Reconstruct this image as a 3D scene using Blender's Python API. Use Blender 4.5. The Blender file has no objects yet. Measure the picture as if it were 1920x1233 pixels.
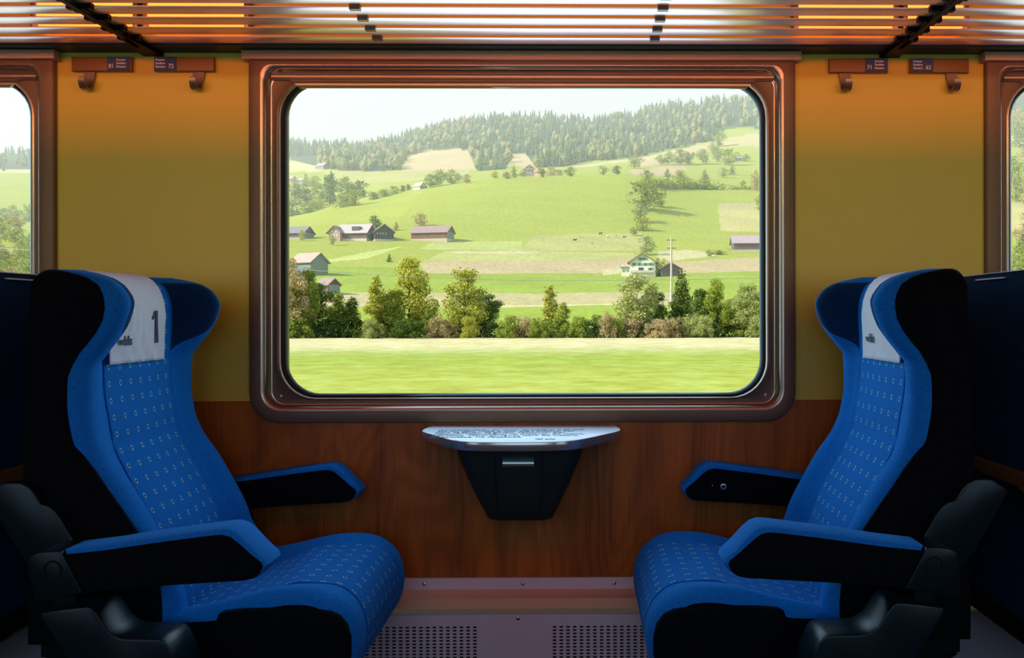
import bpy, math, random
import numpy as np
from mathutils import Vector

random.seed(7)
rng = np.random.default_rng(7)
R = math.radians
SC = bpy.context.scene
COL = SC.collection
PI = math.pi

# ------------------------------------------------------------------ camera
CX, CZ, F = 0.162, 1.07, 1540.0          # camera x, height, focal length in px of a 1920 frame
VX, HY = 1088.0, 590.0                   # where depth lines and the horizon meet in the photograph
cam_d = bpy.data.cameras.new('camera')
cam = bpy.data.objects.new('camera', cam_d)
COL.objects.link(cam)
SC.camera = cam
cam_d.sensor_width = 36.0
cam_d.lens = F / 1920 * 36.0
YAW = 0.63
cam.location = (CX, 0, CZ)
cam.rotation_euler = (R(90), R(0.08), R(-YAW))
cam_d.shift_x = -((VX + F * math.tan(R(YAW))) - 960) / 1920
cam_d.shift_y = (HY - 616.5) / 1920
cam_d.clip_start = 0.02
cam_d.clip_end = 12000

# ------------------------------------------------------------------ world, sun, exposure
SC.view_settings.view_transform = 'Standard'
SC.view_settings.look = 'None'
SC.view_settings.gamma = 1
SC.view_settings.exposure = 0.25
SC.view_settings.use_curve_mapping = False
w = bpy.data.worlds.new('sky')
SC.world = w
w.use_nodes = True
nt = w.node_tree
bg = nt.nodes['Background']
tc = nt.nodes.new('ShaderNodeTexCoord')
sp = nt.nodes.new('ShaderNodeSeparateXYZ')
rp = nt.nodes.new('ShaderNodeValToRGB')
nt.links.new(tc.outputs['Generated'], sp.inputs[0])
nt.links.new(sp.outputs['Z'], rp.inputs[0])
nt.links.new(rp.outputs[0], bg.inputs[0])
rp.color_ramp.elements[0].position = 0.0
rp.color_ramp.elements[0].color = (0.93, 0.93, 1.0, 1)
rp.color_ramp.elements[1].position = 0.9
rp.color_ramp.elements[1].color = (0.42, 0.62, 0.95, 1)
e = rp.color_ramp.elements.new(0.30)
e.color = (0.86, 0.90, 1.0, 1)
bg.inputs[1].default_value = 0.86

def add_light(name, kind, loc, direction, energy, color, size=None, spread=None):
    d = bpy.data.lights.new(name, kind)
    o = bpy.data.objects.new(name, d)
    COL.objects.link(o)
    o.location = loc
    o.rotation_euler = Vector(direction).to_track_quat('-Z', 'Y').to_euler()
    d.energy = energy
    d.color = color
    if size:
        d.shape = 'RECTANGLE'
        d.size, d.size_y = size
    if spread:
        d.spread = spread
    return o

sun = add_light('sun', 'SUN', (0, 0, 50), (0.80, 0.22, -0.56), 6.4, (1.0, 0.94, 0.80))
sun.data.angle = R(0.6)
# cool fill lamps added at the windows on both sides to boost the daylight
# orange strip lamp and added yellowish fill lamp above the luggage rack on the aisle side of the coach
add_light('aisle_rack_lamp_light', 'AREA', (0, -0.42, 1.893), (0, 1, -0.10), 50.0, (1.0, 0.16, 0.03), (6.0, 0.05))
add_light('aisle_cove_light', 'AREA', (0, -0.44, 2.04), (0, 1, -0.22), 17.5, (1.0, 0.90, 0.42), (6.0, 0.05))  # unseen lamp placed so its yellow light fades down the wall
for i, x in enumerate((-2.1, 0.0, 2.1)):
    add_light('far_window_daylight.%03d' % i, 'AREA', (x, -0.46, 1.27), (0, 1, -0.4), 3.6, (0.34, 0.66, 1.0), (1.3, 0.8), R(130))  # added lamp that strengthens daylight from the windows across the aisle
    add_light('window_daylight.%03d' % i, 'AREA', (x, 2.44, 1.28), (0.35 if i == 1 else 0, -1, -0.12), 7.5 if i == 1 else 5.0, (0.38, 0.72, 1.0), (1.32, 0.84))  # added lamp behind the glass, more blue daylight on seats and table

SC.cycles.max_bounces = 8
SC.cycles.diffuse_bounces = 4
SC.cycles.glossy_bounces = 3
SC.cycles.transmission_bounces = 4
SC.cycles.transparent_max_bounces = 12
SC.cycles.volume_bounces = 1
SC.cycles.sample_clamp_indirect = 3.0
SC.cycles.caustics_reflective = False
SC.cycles.caustics_refractive = False

# ------------------------------------------------------------------ materials
MATS = {}

def mat(name, col, rough=0.6, metal=0.0, spec=None, sheen=0.0, emis=None, es=0.0, noise=None, bump=None):
    """noise=(scale, amount, (sx,sy,sz)) varies the base colour, bump=(scale, strength)."""
    if name in MATS:
        return MATS[name]
    m = bpy.data.materials.new(name)
    m.use_nodes = True
    n = m.node_tree
    b = n.nodes['Principled BSDF']
    b.inputs['Base Color'].default_value = (*col, 1)
    b.inputs['Roughness'].default_value = rough
    b.inputs['Metallic'].default_value = metal
    if spec is not None:
        b.inputs['Specular IOR Level'].default_value = spec
    if sheen:
        b.inputs['Sheen Weight'].default_value = sheen
        b.inputs['Sheen Roughness'].default_value = 0.4
        b.inputs['Sheen Tint'].default_value = (min(1, col[0] * 2 + .1), min(1, col[1] * 2 + .15), min(1, col[2] * 2 + .2), 1)
    if emis:
        b.inputs['Emission Color'].default_value = (*emis, 1)
        b.inputs['Emission Strength'].default_value = es
    t = n.nodes.new('ShaderNodeTexCoord')
    if noise:
        sc_, am, ax = noise
        mp = n.nodes.new('ShaderNodeMapping')
        mp.inputs['Scale'].default_value = ax
        n.links.new(t.outputs['Object'], mp.inputs[0])
        nz = n.nodes.new('ShaderNodeTexNoise')
        nz.inputs['Scale'].default_value = sc_
        nz.inputs['Detail'].default_value = 5
        n.links.new(mp.outputs[0], nz.inputs['Vector'])
        mr = n.nodes.new('ShaderNodeMapRange')
        mr.inputs['From Min'].default_value = 0.25
        mr.inputs['From Max'].default_value = 0.75
        mr.inputs['To Min'].default_value = 1 - am
        mr.inputs['To Max'].default_value = 1 + am
        n.links.new(nz.outputs['Fac'], mr.inputs['Value'])
        vm = n.nodes.new('ShaderNodeVectorMath')
        vm.operation = 'SCALE'
        vm.inputs[0].default_value = col
        n.links.new(mr.outputs[0], vm.inputs['Scale'])
        n.links.new(vm.outputs[0], b.inputs['Base Color'])
    if bump:
        nz = n.nodes.new('ShaderNodeTexNoise')
        nz.inputs['Scale'].default_value = bump[0]
        nz.inputs['Detail'].default_value = 4
        n.links.new(t.outputs['Object'], nz.inputs['Vector'])
        bm_ = n.nodes.new('ShaderNodeBump')
        bm_.inputs['Strength'].default_value = bump[1]
        bm_.inputs['Distance'].default_value = 0.002
        n.links.new(nz.outputs['Fac'], bm_.inputs['Height'])
        n.links.new(bm_.outputs[0], b.inputs['Normal'])
    MATS[name] = m
    return m

def math_node(n, op, a, b=None):
    k = n.nodes.new('ShaderNodeMath')
    k.operation = op
    for i, v in enumerate((a, b)):
        if v is None:
            continue
        if isinstance(v, (int, float)):
            k.inputs[i].default_value = v
        else:
            n.links.new(v, k.inputs[i])
    return k.outputs[0]

def mix_col(n, fac, a, b):
    k = n.nodes.new('ShaderNodeMix')
    k.data_type = 'RGBA'
    n.links.new(fac, k.inputs['Factor'])
    for s, v in ((k.inputs['A'], a), (k.inputs['B'], b)):
        if isinstance(v, tuple):
            s.default_value = (*v, 1)
        else:
            n.links.new(v, s)
    return k.outputs['Result']

BLUE = (0.005, 0.155, 0.52)
M_blue = mat('blue_plush', BLUE, 0.95, spec=0.1, sheen=0.25, noise=(180, .18, (1, 1, 1)), bump=(900, .35))
M_black = mat('black_plush', (0.0015, 0.003, 0.0045), 0.95, spec=0.1, sheen=0.03, bump=(700, .3))
M_navy = mat('navy_plush', (0.003, 0.020, 0.055), 0.95, spec=0.1, sheen=0.12, noise=(60, .2, (1, 1, 1)), bump=(700, .3))
M_plastic = mat('dark_teal_plastic', (0.0015, 0.010, 0.014), 0.30, spec=0.30, bump=(1500, .12))
M_plastic2 = mat('black_plastic', (0.002, 0.003, 0.0035), 0.5, spec=0.15)
M_bin = mat('charcoal_plastic', (0.013, 0.018, 0.016), 0.45, spec=0.25, bump=(1200, .1))
M_cream = mat('cream_wall_laminate', (0.60, 0.43, 0.05), 0.42, spec=0.4, noise=(2.0, .05, (1, 1, 1)), bump=(400, .06))
M_alu = mat('bronze_aluminium', (0.42, 0.31, 0.23), 0.28, metal=0.8)
M_frame = mat('bronze_frame_face', (0.17, 0.098, 0.055), 0.55, metal=0.25)
M_head = mat('bronze_head_rail', (0.46, 0.28, 0.18), 0.5, metal=0.3)
M_alu_slat = mat('slat_aluminium', (1.0, 0.60, 0.66), 0.33, metal=0.8)
M_alu_grey = mat('grey_painted_metal', (0.62, 0.54, 0.60), 0.45, metal=0.1, noise=(300, .05, (1, 1, 1)))
M_rubber = mat('black_rubber', (0.006, 0.007, 0.008), 0.35, spec=0.5)
M_white_table = mat('white_table_laminate', (0.78, 0.86, 0.92), 0.30, spec=0.5)
M_cloth = mat('white_linen', (0.66, 0.66, 0.72), 0.85, spec=0.1, noise=(120, .05, (1, 1, 1)), bump=(1200, .3))
M_print = mat('navy_print', (0.008, 0.02, 0.06), 0.7)
M_sign = mat('blue_sign', (0.003, 0.04, 0.14), 0.4)
M_signtext = mat('sign_lettering', (0.65, 0.62, 0.60), 0.6)
M_brown = mat('brown_plate', (0.22, 0.105, 0.020), 0.45)
M_hook = mat('hook_metal', (0.22, 0.15, 0.11), 0.35, metal=0.7)
M_screw = mat('steel_screw', (0.45, 0.36, 0.32), 0.25, metal=1.0)
M_orange = mat('orange_ceiling', (0.55, 0.16, 0.03), 0.5)
M_tube = mat('warm_lamp_tube', (1, .6, .2), 0.5, emis=(1.0, 0.13, 0.012), es=3.6)
M_floor = mat('dark_floor', (0.03, 0.032, 0.04), 0.7, noise=(40, .3, (1, 1, 1)))
M_dark = mat('dark_void', (0.008, 0.01, 0.012), 0.8)
M_tan = mat('tan_trim', (0.16, 0.075, 0.02), 0.5)
M_endwall = mat('end_wall_laminate', (0.12, 0.09, 0.05), 0.6)

def dotted_fabric():
    m = bpy.data.materials.new('blue_plush_with_rings')
    m.use_nodes = True
    n = m.node_tree
    b = n.nodes['Principled BSDF']
    uv = n.nodes.new('ShaderNodeUVMap')
    uv.uv_map = 'UVMap'
    s = n.nodes.new('ShaderNodeSeparateXYZ')
    n.links.new(uv.outputs[0], s.inputs[0])
    fx = math_node(n, 'SUBTRACT', math_node(n, 'FRACT', s.outputs['X']), 0.5)
    fy = math_node(n, 'SUBTRACT', math_node(n, 'FRACT', s.outputs['Y']), 0.5)
    gx = math_node(n, 'DIVIDE', fx, 0.092)
    gy = math_node(n, 'DIVIDE', fy, 0.162)
    r = math_node(n, 'SQRT', math_node(n, 'ADD', math_node(n, 'POWER', math_node(n, 'ABSOLUTE', gx), 2.0), math_node(n, 'POWER', math_node(n, 'ABSOLUTE', gy), 2.0)))
    ring = math_node(n, 'MULTIPLY', math_node(n, 'GREATER_THAN', r, 0.66), math_node(n, 'LESS_THAN', r, 1.03))
    hole = math_node(n, 'LESS_THAN', r, 0.66)
    t = n.nodes.new('ShaderNodeTexCoord')
    nz = n.nodes.new('ShaderNodeTexNoise')
    nz.inputs['Scale'].default_value = 180
    n.links.new(t.outputs['Object'], nz.inputs['Vector'])
    mr = n.nodes.new('ShaderNodeMapRange')
    mr.inputs['To Min'].default_value = .75
    mr.inputs['To Max'].default_value = 1.2
    n.links.new(nz.outputs['Fac'], mr.inputs['Value'])
    vm = n.nodes.new('ShaderNodeVectorMath')
    vm.operation = 'SCALE'
    vm.inputs[0].default_value = tuple(c * .92 for c in BLUE)
    n.links.new(mr.outputs[0], vm.inputs['Scale'])
    c1 = mix_col(n, ring, vm.outputs[0], (0.32, 0.62, 0.75))
    c2 = mix_col(n, hole, c1, (0.004, 0.01, 0.03))
    n.links.new(c2, b.inputs['Base Color'])
    b.inputs['Roughness'].default_value = .95
    b.inputs['Specular IOR Level'].default_value = .1
    b.inputs['Sheen Weight'].default_value = .2
    b.inputs['Sheen Tint'].default_value = (.1, .35, .8, 1)
    return m
M_dots = dotted_fabric()

def wing_fabric():
    """blue rim with a darker inner lining, divided by a stitched seam"""
    m = M_blue.copy()
    m.name = 'wing_plush_with_dark_lining'
    n = m.node_tree
    b = n.nodes['Principled BSDF']
    src = b.inputs['Base Color'].links[0].from_socket
    uv = n.nodes.new('ShaderNodeUVMap')
    uv.uv_map = 'UVMap'
    s = n.nodes.new('ShaderNodeSeparateXYZ')
    n.links.new(uv.outputs[0], s.inputs[0])
    mr = n.nodes.new('ShaderNodeMapRange')
    mr.interpolation_type = 'SMOOTHSTEP'
    mr.inputs['From Min'].default_value = .965
    mr.inputs['From Max'].default_value = 1.055
    mr.inputs['To Max'].default_value = .66
    n.links.new(s.outputs['Y'], mr.inputs['Value'])
    inside = math_node(n, 'MULTIPLY', math_node(n, 'LESS_THAN', s.outputs['X'], mr.outputs[0]), math_node(n, 'GREATER_THAN', s.outputs['X'], .05))
    inside = math_node(n, 'MULTIPLY', inside, math_node(n, 'LESS_THAN', s.outputs['Y'], 1.152))
    c = mix_col(n, inside, src, (0.0022, 0.026, 0.08))  # darker blue on the inner wing faces
    n.links.new(c, b.inputs['Base Color'])
    return m
M_wing = wing_fabric()

def wood():
    m = bpy.data.materials.new('red_brown_wood_laminate')
    m.use_nodes = True
    n = m.node_tree
    b = n.nodes['Principled BSDF']
    t = n.nodes.new('ShaderNodeTexCoord')
    def noise(scale, ax, det=6, dist=0.0):
        mp = n.nodes.new('ShaderNodeMapping')
        mp.inputs['Scale'].default_value = ax
        n.links.new(t.outputs['Object'], mp.inputs[0])
        z = n.nodes.new('ShaderNodeTexNoise')
        z.inputs['Scale'].default_value = scale
        z.inputs['Detail'].default_value = det
        z.inputs['Distortion'].default_value = dist
        n.links.new(mp.outputs[0], z.inputs['Vector'])
        return z.outputs['Fac']
    broad = noise(11, (1, 1, .07), 3, .25)
    fine = noise(260, (1, 1, .02), 4, 0)
    # cathedral grain: rings warped by noise
    rings = math_node(n, 'SINE', math_node(n, 'MULTIPLY', noise(4.5, (1, 1, .22), 1, .3), 120.0))
    rings = math_node(n, 'ADD', math_node(n, 'MULTIPLY', rings, .05), .0)
    v = math_node(n, 'ADD', math_node(n, 'MULTIPLY', broad, .75), math_node(n, 'MULTIPLY', fine, .45))
    v = math_node(n, 'ADD', v, rings)
    r = n.nodes.new('ShaderNodeValToRGB')
    n.links.new(v, r.inputs[0])
    r.color_ramp.elements[0].position = .28
    r.color_ramp.elements[0].color = (.11, .026, .003, 1)
    r.color_ramp.elements[1].position = .88
    r.color_ramp.elements[1].color = (.52, .14, .014, 1)
    n.links.new(r.outputs[0], b.inputs['Base Color'])
    b.inputs['Roughness'].default_value = .5
    b.inputs['Specular IOR Level'].default_value = .25
    return m
M_wood = wood()

def glass():
    m = bpy.data.materials.new('window_glass')
    m.use_nodes = True
    n = m.node_tree
    n.nodes.remove(n.nodes['Principled BSDF'])
    o = n.nodes['Material Output']
    tr = n.nodes.new('ShaderNodeBsdfTransparent')
    tr.inputs[0].default_value = (.97, .985, .98, 1)
    gl = n.nodes.new('ShaderNodeBsdfGlossy')
    gl.inputs['Roughness'].default_value = .02
    fr = n.nodes.new('ShaderNodeFresnel')
    fr.inputs[0].default_value = 1.05
    mx = n.nodes.new('ShaderNodeMixShader')
    n.links.new(fr.outputs[0], mx.inputs[0])
    n.links.new(tr.outputs[0], mx.inputs[1])
    n.links.new(gl.outputs[0], mx.inputs[2])
    n.links.new(mx.outputs[0], o.inputs['Surface'])
    return m
M_glass = glass()

# ------------------------------------------------------------------ mesh helpers
class MB:
    def __init__(s):
        s.v, s.f, s.m, s.uv = [], [], [], {}
    def add(s, verts, faces, mi=0, flip=False, uvs=None):
        k = len(s.v)
        s.v.extend([tuple(p) for p in verts])
        for j, f in enumerate(faces):
            g = [k + i for i in f]
            u = uvs[j] if uvs else None
            if flip:
                g = g[::-1]
                u = u[::-1] if u else None
            if u:
                s.uv[len(s.f)] = u
            s.f.append(g)
            s.m.append(mi if isinstance(mi, int) else mi[j])
        return s
    def box(s, x0, x1, y0, y1, z0, z1, mi=0):
        v = [(x, y, z) for x in (x0, x1) for y in (y0, y1) for z in (z0, z1)]
        f = [(0, 1, 3, 2), (4, 6, 7, 5), (0, 4, 5, 1), (2, 3, 7, 6), (0, 2, 6, 4), (1, 5, 7, 3)]
        return s.add(v, f, mi)
    def loft(s, loops, mi=0, close=True, cap0=True, cap1=True, flip=False):
        """loops: equal-length closed loops of 3D points. mi may be function(level, j)."""
        n = len(loops[0])
        v = [p for l in loops for p in l]
        f, ms = [], []
        for a in range(len(loops) - 1):
            for j in range(n if close else n - 1):
                q = (j + 1) % n
                f.append((a * n + j, a * n + q, (a + 1) * n + q, (a + 1) * n + j))
                ms.append(mi(a, j) if callable(mi) else mi)
        c = mi(0, 0) if callable(mi) else mi
        if cap0:
            f.append(tuple(range(n))[::-1]); ms.append(c)
        if cap1:
            f.append(tuple((len(loops) - 1) * n + j for j in range(n))); ms.append(c)
        return s.add(v, f, ms, flip)
    def tube(s, pts, r, n=8, mi=0):
        pts = [Vector(p) for p in pts]
        loops = []
        for i, p in enumerate(pts):
            d = (pts[min(i + 1, len(pts) - 1)] - pts[max(i - 1, 0)]).normalized()
            a = d.cross(Vector((0, 0, 1)))
            if a.length < 1e-3:
                a = d.cross(Vector((1, 0, 0)))
            a.normalize()
            b = d.cross(a)
            rr = r[i] if isinstance(r, (list, tuple)) else r
            loops.append([p + a * rr * math.cos(2 * PI * k / n) + b * rr * math.sin(2 * PI * k / n) for k in range(n)])
        return s.loft(loops, mi)
    def prism(s, poly, y0, y1, bev=0.0, mi=0, mi_side=None, flat_mi=None):
        """poly in (x,z) extruded along y with a rounded edge of width bev."""
        P = [Vector(p) for p in poly]
        ar = sum(P[i].x * P[(i + 1) % len(P)].y - P[(i + 1) % len(P)].x * P[i].y for i in range(len(P)))
        if ar < 0:
            P = P[::-1]
        def inset(d):
            out = []
            n = len(P)
            for i in range(n):
                a, b, c = P[i - 1], P[i], P[(i + 1) % n]
                e1, e2 = (b - a).normalized(), (c - b).normalized()
                n1, n2 = Vector((-e1.y, e1.x)), Vector((-e2.y, e2.x))
                k = n1 + n2
                k = k / max(.35, k.length_squared) * 2 if k.length > 1e-6 else n1
                out.append(b + k * d * (1.0))
            return out
        seq = [(y0, bev), (y0 + bev * .29, bev * .29), (y0 + bev, 0), (y1 - bev, 0), (y1 - bev * .29, bev * .29), (y1, bev)] if bev > 0 else [(y0, 0), (y1, 0)]
        loops = [[(p.x, y, p.y) for p in inset(d)] for y, d in seq]
        return s.loft(loops, mi, flip=False)
    def build(s, name, mats, parent=None, smooth=35, loc=None):
        me = bpy.data.meshes.new(name)
        me.from_pydata(s.v, [], s.f)
        if not isinstance(mats, (list, tuple)):
            mats = [mats]
        for m in mats:
            me.materials.append(m)
        me.polygons.foreach_set('material_index', s.m)
        if s.uv:
            ul = me.uv_layers.new(name='UVMap')
            for p in me.polygons:
                u = s.uv.get(p.index)
                if u:
                    for li, c in zip(p.loop_indices, u):
                        ul.data[li].uv = c
        me.validate()
        bm = bmesh.new()
        bm.from_mesh(me)
        bmesh.ops.recalc_face_normals(bm, faces=bm.faces)
        bm.to_mesh(me)
        bm.free()
        if smooth:
            me.shade_smooth()
            me.set_sharp_from_angle(angle=R(smooth))
        me.update()
        o = bpy.data.objects.new(name, me)
        COL.objects.link(o)
        if parent:
            o.parent = parent
        if loc:
            o.location = loc
        return o
import bmesh

def tag(o, label=None, cat=None, group=None, kind=None):
    for k, v in (('label', label), ('category', cat), ('group', group), ('kind', kind)):
        if v:
            o[k] = v
    return o

def empty(name, loc=(0, 0, 0), rz=0):
    o = bpy.data.objects.new(name, None)
    COL.objects.link(o)
    o.location = loc
    o.rotation_euler = (0, 0, rz)
    o.empty_display_size = .1
    return o

def copy_tree(o, parent=None):
    c = o.copy()
    COL.objects.link(c)
    if parent:
        c.parent = parent
    for ch in [q for q in bpy.data.objects if q.parent == o]:
        copy_tree(ch, c)
    return c

def interp(tab, x):
    """smooth (monotone cubic) interpolation of a table [(x, y), ...]"""
    xs = np.array([a for a, _ in tab], float); ys = np.array([b for _, b in tab], float)
    x = np.clip(x, xs[0], xs[-1])
    h = np.diff(xs); d = np.diff(ys) / h
    m = np.zeros_like(ys)
    for i in range(1, len(xs) - 1):
        m[i] = 0 if d[i - 1] * d[i] <= 0 else 2 * d[i - 1] * d[i] / (d[i - 1] + d[i])
    m[0], m[-1] = d[0], d[-1]
    i = np.clip(np.searchsorted(xs, x) - 1, 0, len(xs) - 2)
    t = (x - xs[i]) / h[i]
    return ((2 * t**3 - 3 * t**2 + 1) * ys[i] + (t**3 - 2 * t**2 + t) * h[i] * m[i] + (-2 * t**3 + 3 * t**2) * ys[i + 1] + (t**3 - t**2) * h[i] * m[i + 1])

def sstep(t):
    t = min(1, max(0, t))
    return t * t * (3 - 2 * t)

def text_mesh(name, body, size, m, parent, loc, rot, xscale=1.0, align='LEFT', spacing=1.0, extrude=0.0004, bold=0.0):
    c = bpy.data.curves.new(name + '_curve', 'FONT')
    c.body = body
    c.size = size
    c.align_x = align
    c.space_line = spacing
    c.extrude = extrude
    c.offset = bold
    c.resolution_u = 3
    t = bpy.data.objects.new(name + '_tmp', c)
    COL.objects.link(t)
    bpy.context.view_layer.update()
    me = bpy.data.meshes.new_from_object(t.evaluated_get(bpy.context.evaluated_depsgraph_get()))
    me.name = name
    bpy.data.objects.remove(t)
    me.materials.clear()
    me.materials.append(m)
    o = bpy.data.objects.new(name, me)
    COL.objects.link(o)
    o.parent = parent
    o.location = loc
    o.rotation_euler = rot
    o.scale = (xscale, 1, 1)
    return o

def struct(o):
    o['kind'] = 'structure'
    return o

# ------------------------------------------------------------------ the coach shell
WY = 2.35
WINX = (0.0, -2.1, 2.1)
HW, WZ0, WZ1 = 0.735, 0.80, 1.775         # cut-out in the wall
XE = 3.3

def wall_with_holes(name, y0, y1, z0, z1, m, holes=True):
    b = MB()
    xs = [-XE]
    for c in sorted(WINX):
        xs += [c - HW, c + HW]
    xs.append(XE)
    for i in range(len(xs) - 1):
        a, c = xs[i], xs[i + 1]
        if i % 2 == 0 or not holes:
            b.box(a, c, y0, y1, z0, z1)
        else:
            if z0 < WZ0:
                b.box(a, c, y0, y1, z0, min(z1, WZ0))
            if z1 > WZ1:
                b.box(a, c, y0, y1, max(z0, WZ1), z1)
    return struct(b.build(name, m, smooth=0))

WOODZ = 0.826
wall_with_holes('wall_window_side', WY, WY + .06, WOODZ, 2.3, M_cream)
lw = wall_with_holes('wall_window_side_lower', WY - .004, WY + .06, 0.28, WOODZ, M_wood)
wall_with_holes('wall_aisle_side', -.56, -.50, 0, 2.3, M_endwall)
for i, x in enumerate(WINX):
    bl_ = MB().box(x - HW, x + HW, -.54, -.53, 1.25, WZ1).build('roller_blind', M_endwall, smooth=0)  # added to cut the daylight that enters from the aisle side
    tag(bl_, 'half lowered roller blind of an aisle side window, behind the viewer', 'blind', 'roller blinds on the aisle side')
struct(MB().box(-XE, XE, -.56, WY + .06, -.06, 0).build('floor', M_floor, smooth=0))
struct(MB().box(-XE, XE, -.56, WY + .06, 2.3, 2.36).build('ceiling', M_orange, smooth=0))
struct(MB().box(-XE - .06, -XE, -.56, WY + .06, 0, 2.3).build('wall_left', M_endwall, smooth=0))
struct(MB().box(XE, XE + .06, -.56, WY + .06, 0, 2.3).build('wall_right', M_endwall, smooth=0))

# skirting: grey face strip, ledge over the heater, perforated heater cover
t = struct(MB().box(-XE, XE, WY - .010, WY, .290, .322).build('trim_1', M_alu_grey, smooth=0))
led = MB().box(-XE, XE, 2.262, WY, .262, .2905)
M_ledge = mat('ledge_aluminium', (0.85, 0.46, 0.27), 0.42, metal=.2)
struct(led.build('trim_2', M_ledge, smooth=0))
for x in (-.283, .0, .282):
    pass

def perforated():
    b = MB()
    y = 2.262
    zt, zb = .248, 0.0
    px_, pz = .01850, .0092
    grids = [(-.585 + .145, -.115), (.075, .40)]
    xs, zs = [-XE], []
    # slot columns over the whole coach: in groups placed symmetrically about each window
    cols = []
    for c in WINX:
        for a, e_ in ((-.43, -.128), (.085, .387)):
            k = a
            while k < e_:
                cols.append((c + k, c + k + .0100))
                k += px_
    cols.sort()
    xe = sorted(set([-XE, XE] + [v for c in cols for v in c]))
    rows = []
    z = .214
    while z > .02:
        rows.append((z - .0045, z))
        z -= pz
    ze = sorted(set([zt, zb] + [v for r_ in rows for v in r_]))
    cs, rs = set(round(c[0], 5) for c in cols), set(round(r_[0], 5) for r_ in rows)
    idx = {}
    V, Fc = [], []
    for i, x in enumerate(xe):
        for j, z in enumerate(ze):
            idx[i, j] = len(V)
            V.append((x, y, z))
    for i in range(len(xe) - 1):
        for j in range(len(ze) - 1):
            if round(xe[i], 5) in cs and round(ze[j], 5) in rs:
                continue
            Fc.append((idx[i, j], idx[i + 1, j], idx[i + 1, j + 1], idx[i, j + 1]))
    b.add(V, Fc)
    b.box(-XE, XE, 2.262, WY, .247, .249)
    return b
pc = perforated().build('heater_cover', M_alu_grey, smooth=0)
tag(pc, 'grey metal heater cover with slotted grilles along the foot of the wall', 'heater cover')
bk = MB().box(-XE, XE, 2.285, 2.29, 0, .24).build('backing', M_dark, parent=pc, smooth=0)
bk['label'] = 'dark backing behind the slots'

def screw(parent, loc, r=.0055, name='screw'):
    b = MB()
    loops = []
    for k, (yy, rr) in enumerate(((0, r), (-.0018, r * .95), (-.003, r * .6), (-.0033, r * .1))):
        loops.append([(rr * math.cos(a * PI / 5), yy, rr * math.sin(a * PI / 5)) for a in range(10)])
    o = b.loft(loops).build(name, M_screw, parent=parent, loc=loc)
    return o
tr = bpy.data.objects['trim_1']
for c in WINX:
    for x in (-.283, -.003, .258):
        screw(tr, (c + x, WY - .010, .306))
    screw(pc, (c - .01, 2.262, .236))

# ------------------------------------------------------------------ windows
def rrect(hw, z0, z1, r, y, n=9, rt=None):
    """rounded rectangle loop around x=0; r bottom radius, rt top radius"""
    rt = r if rt is None else rt
    pts = []
    for cx_, cz_, a0, rr in ((hw - rt, z1 - rt, 0, rt), (-hw + rt, z1 - rt, 90, rt), (-hw + r, z0 + r, 180, r), (hw - r, z0 + r, 270, r)):
        for k in range(n):
            a = R(a0 + 90 * k / (n - 1))
            pts.append((cx_ + rr * math.cos(a), y, cz_ + rr * math.sin(a)))
    return pts

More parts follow.
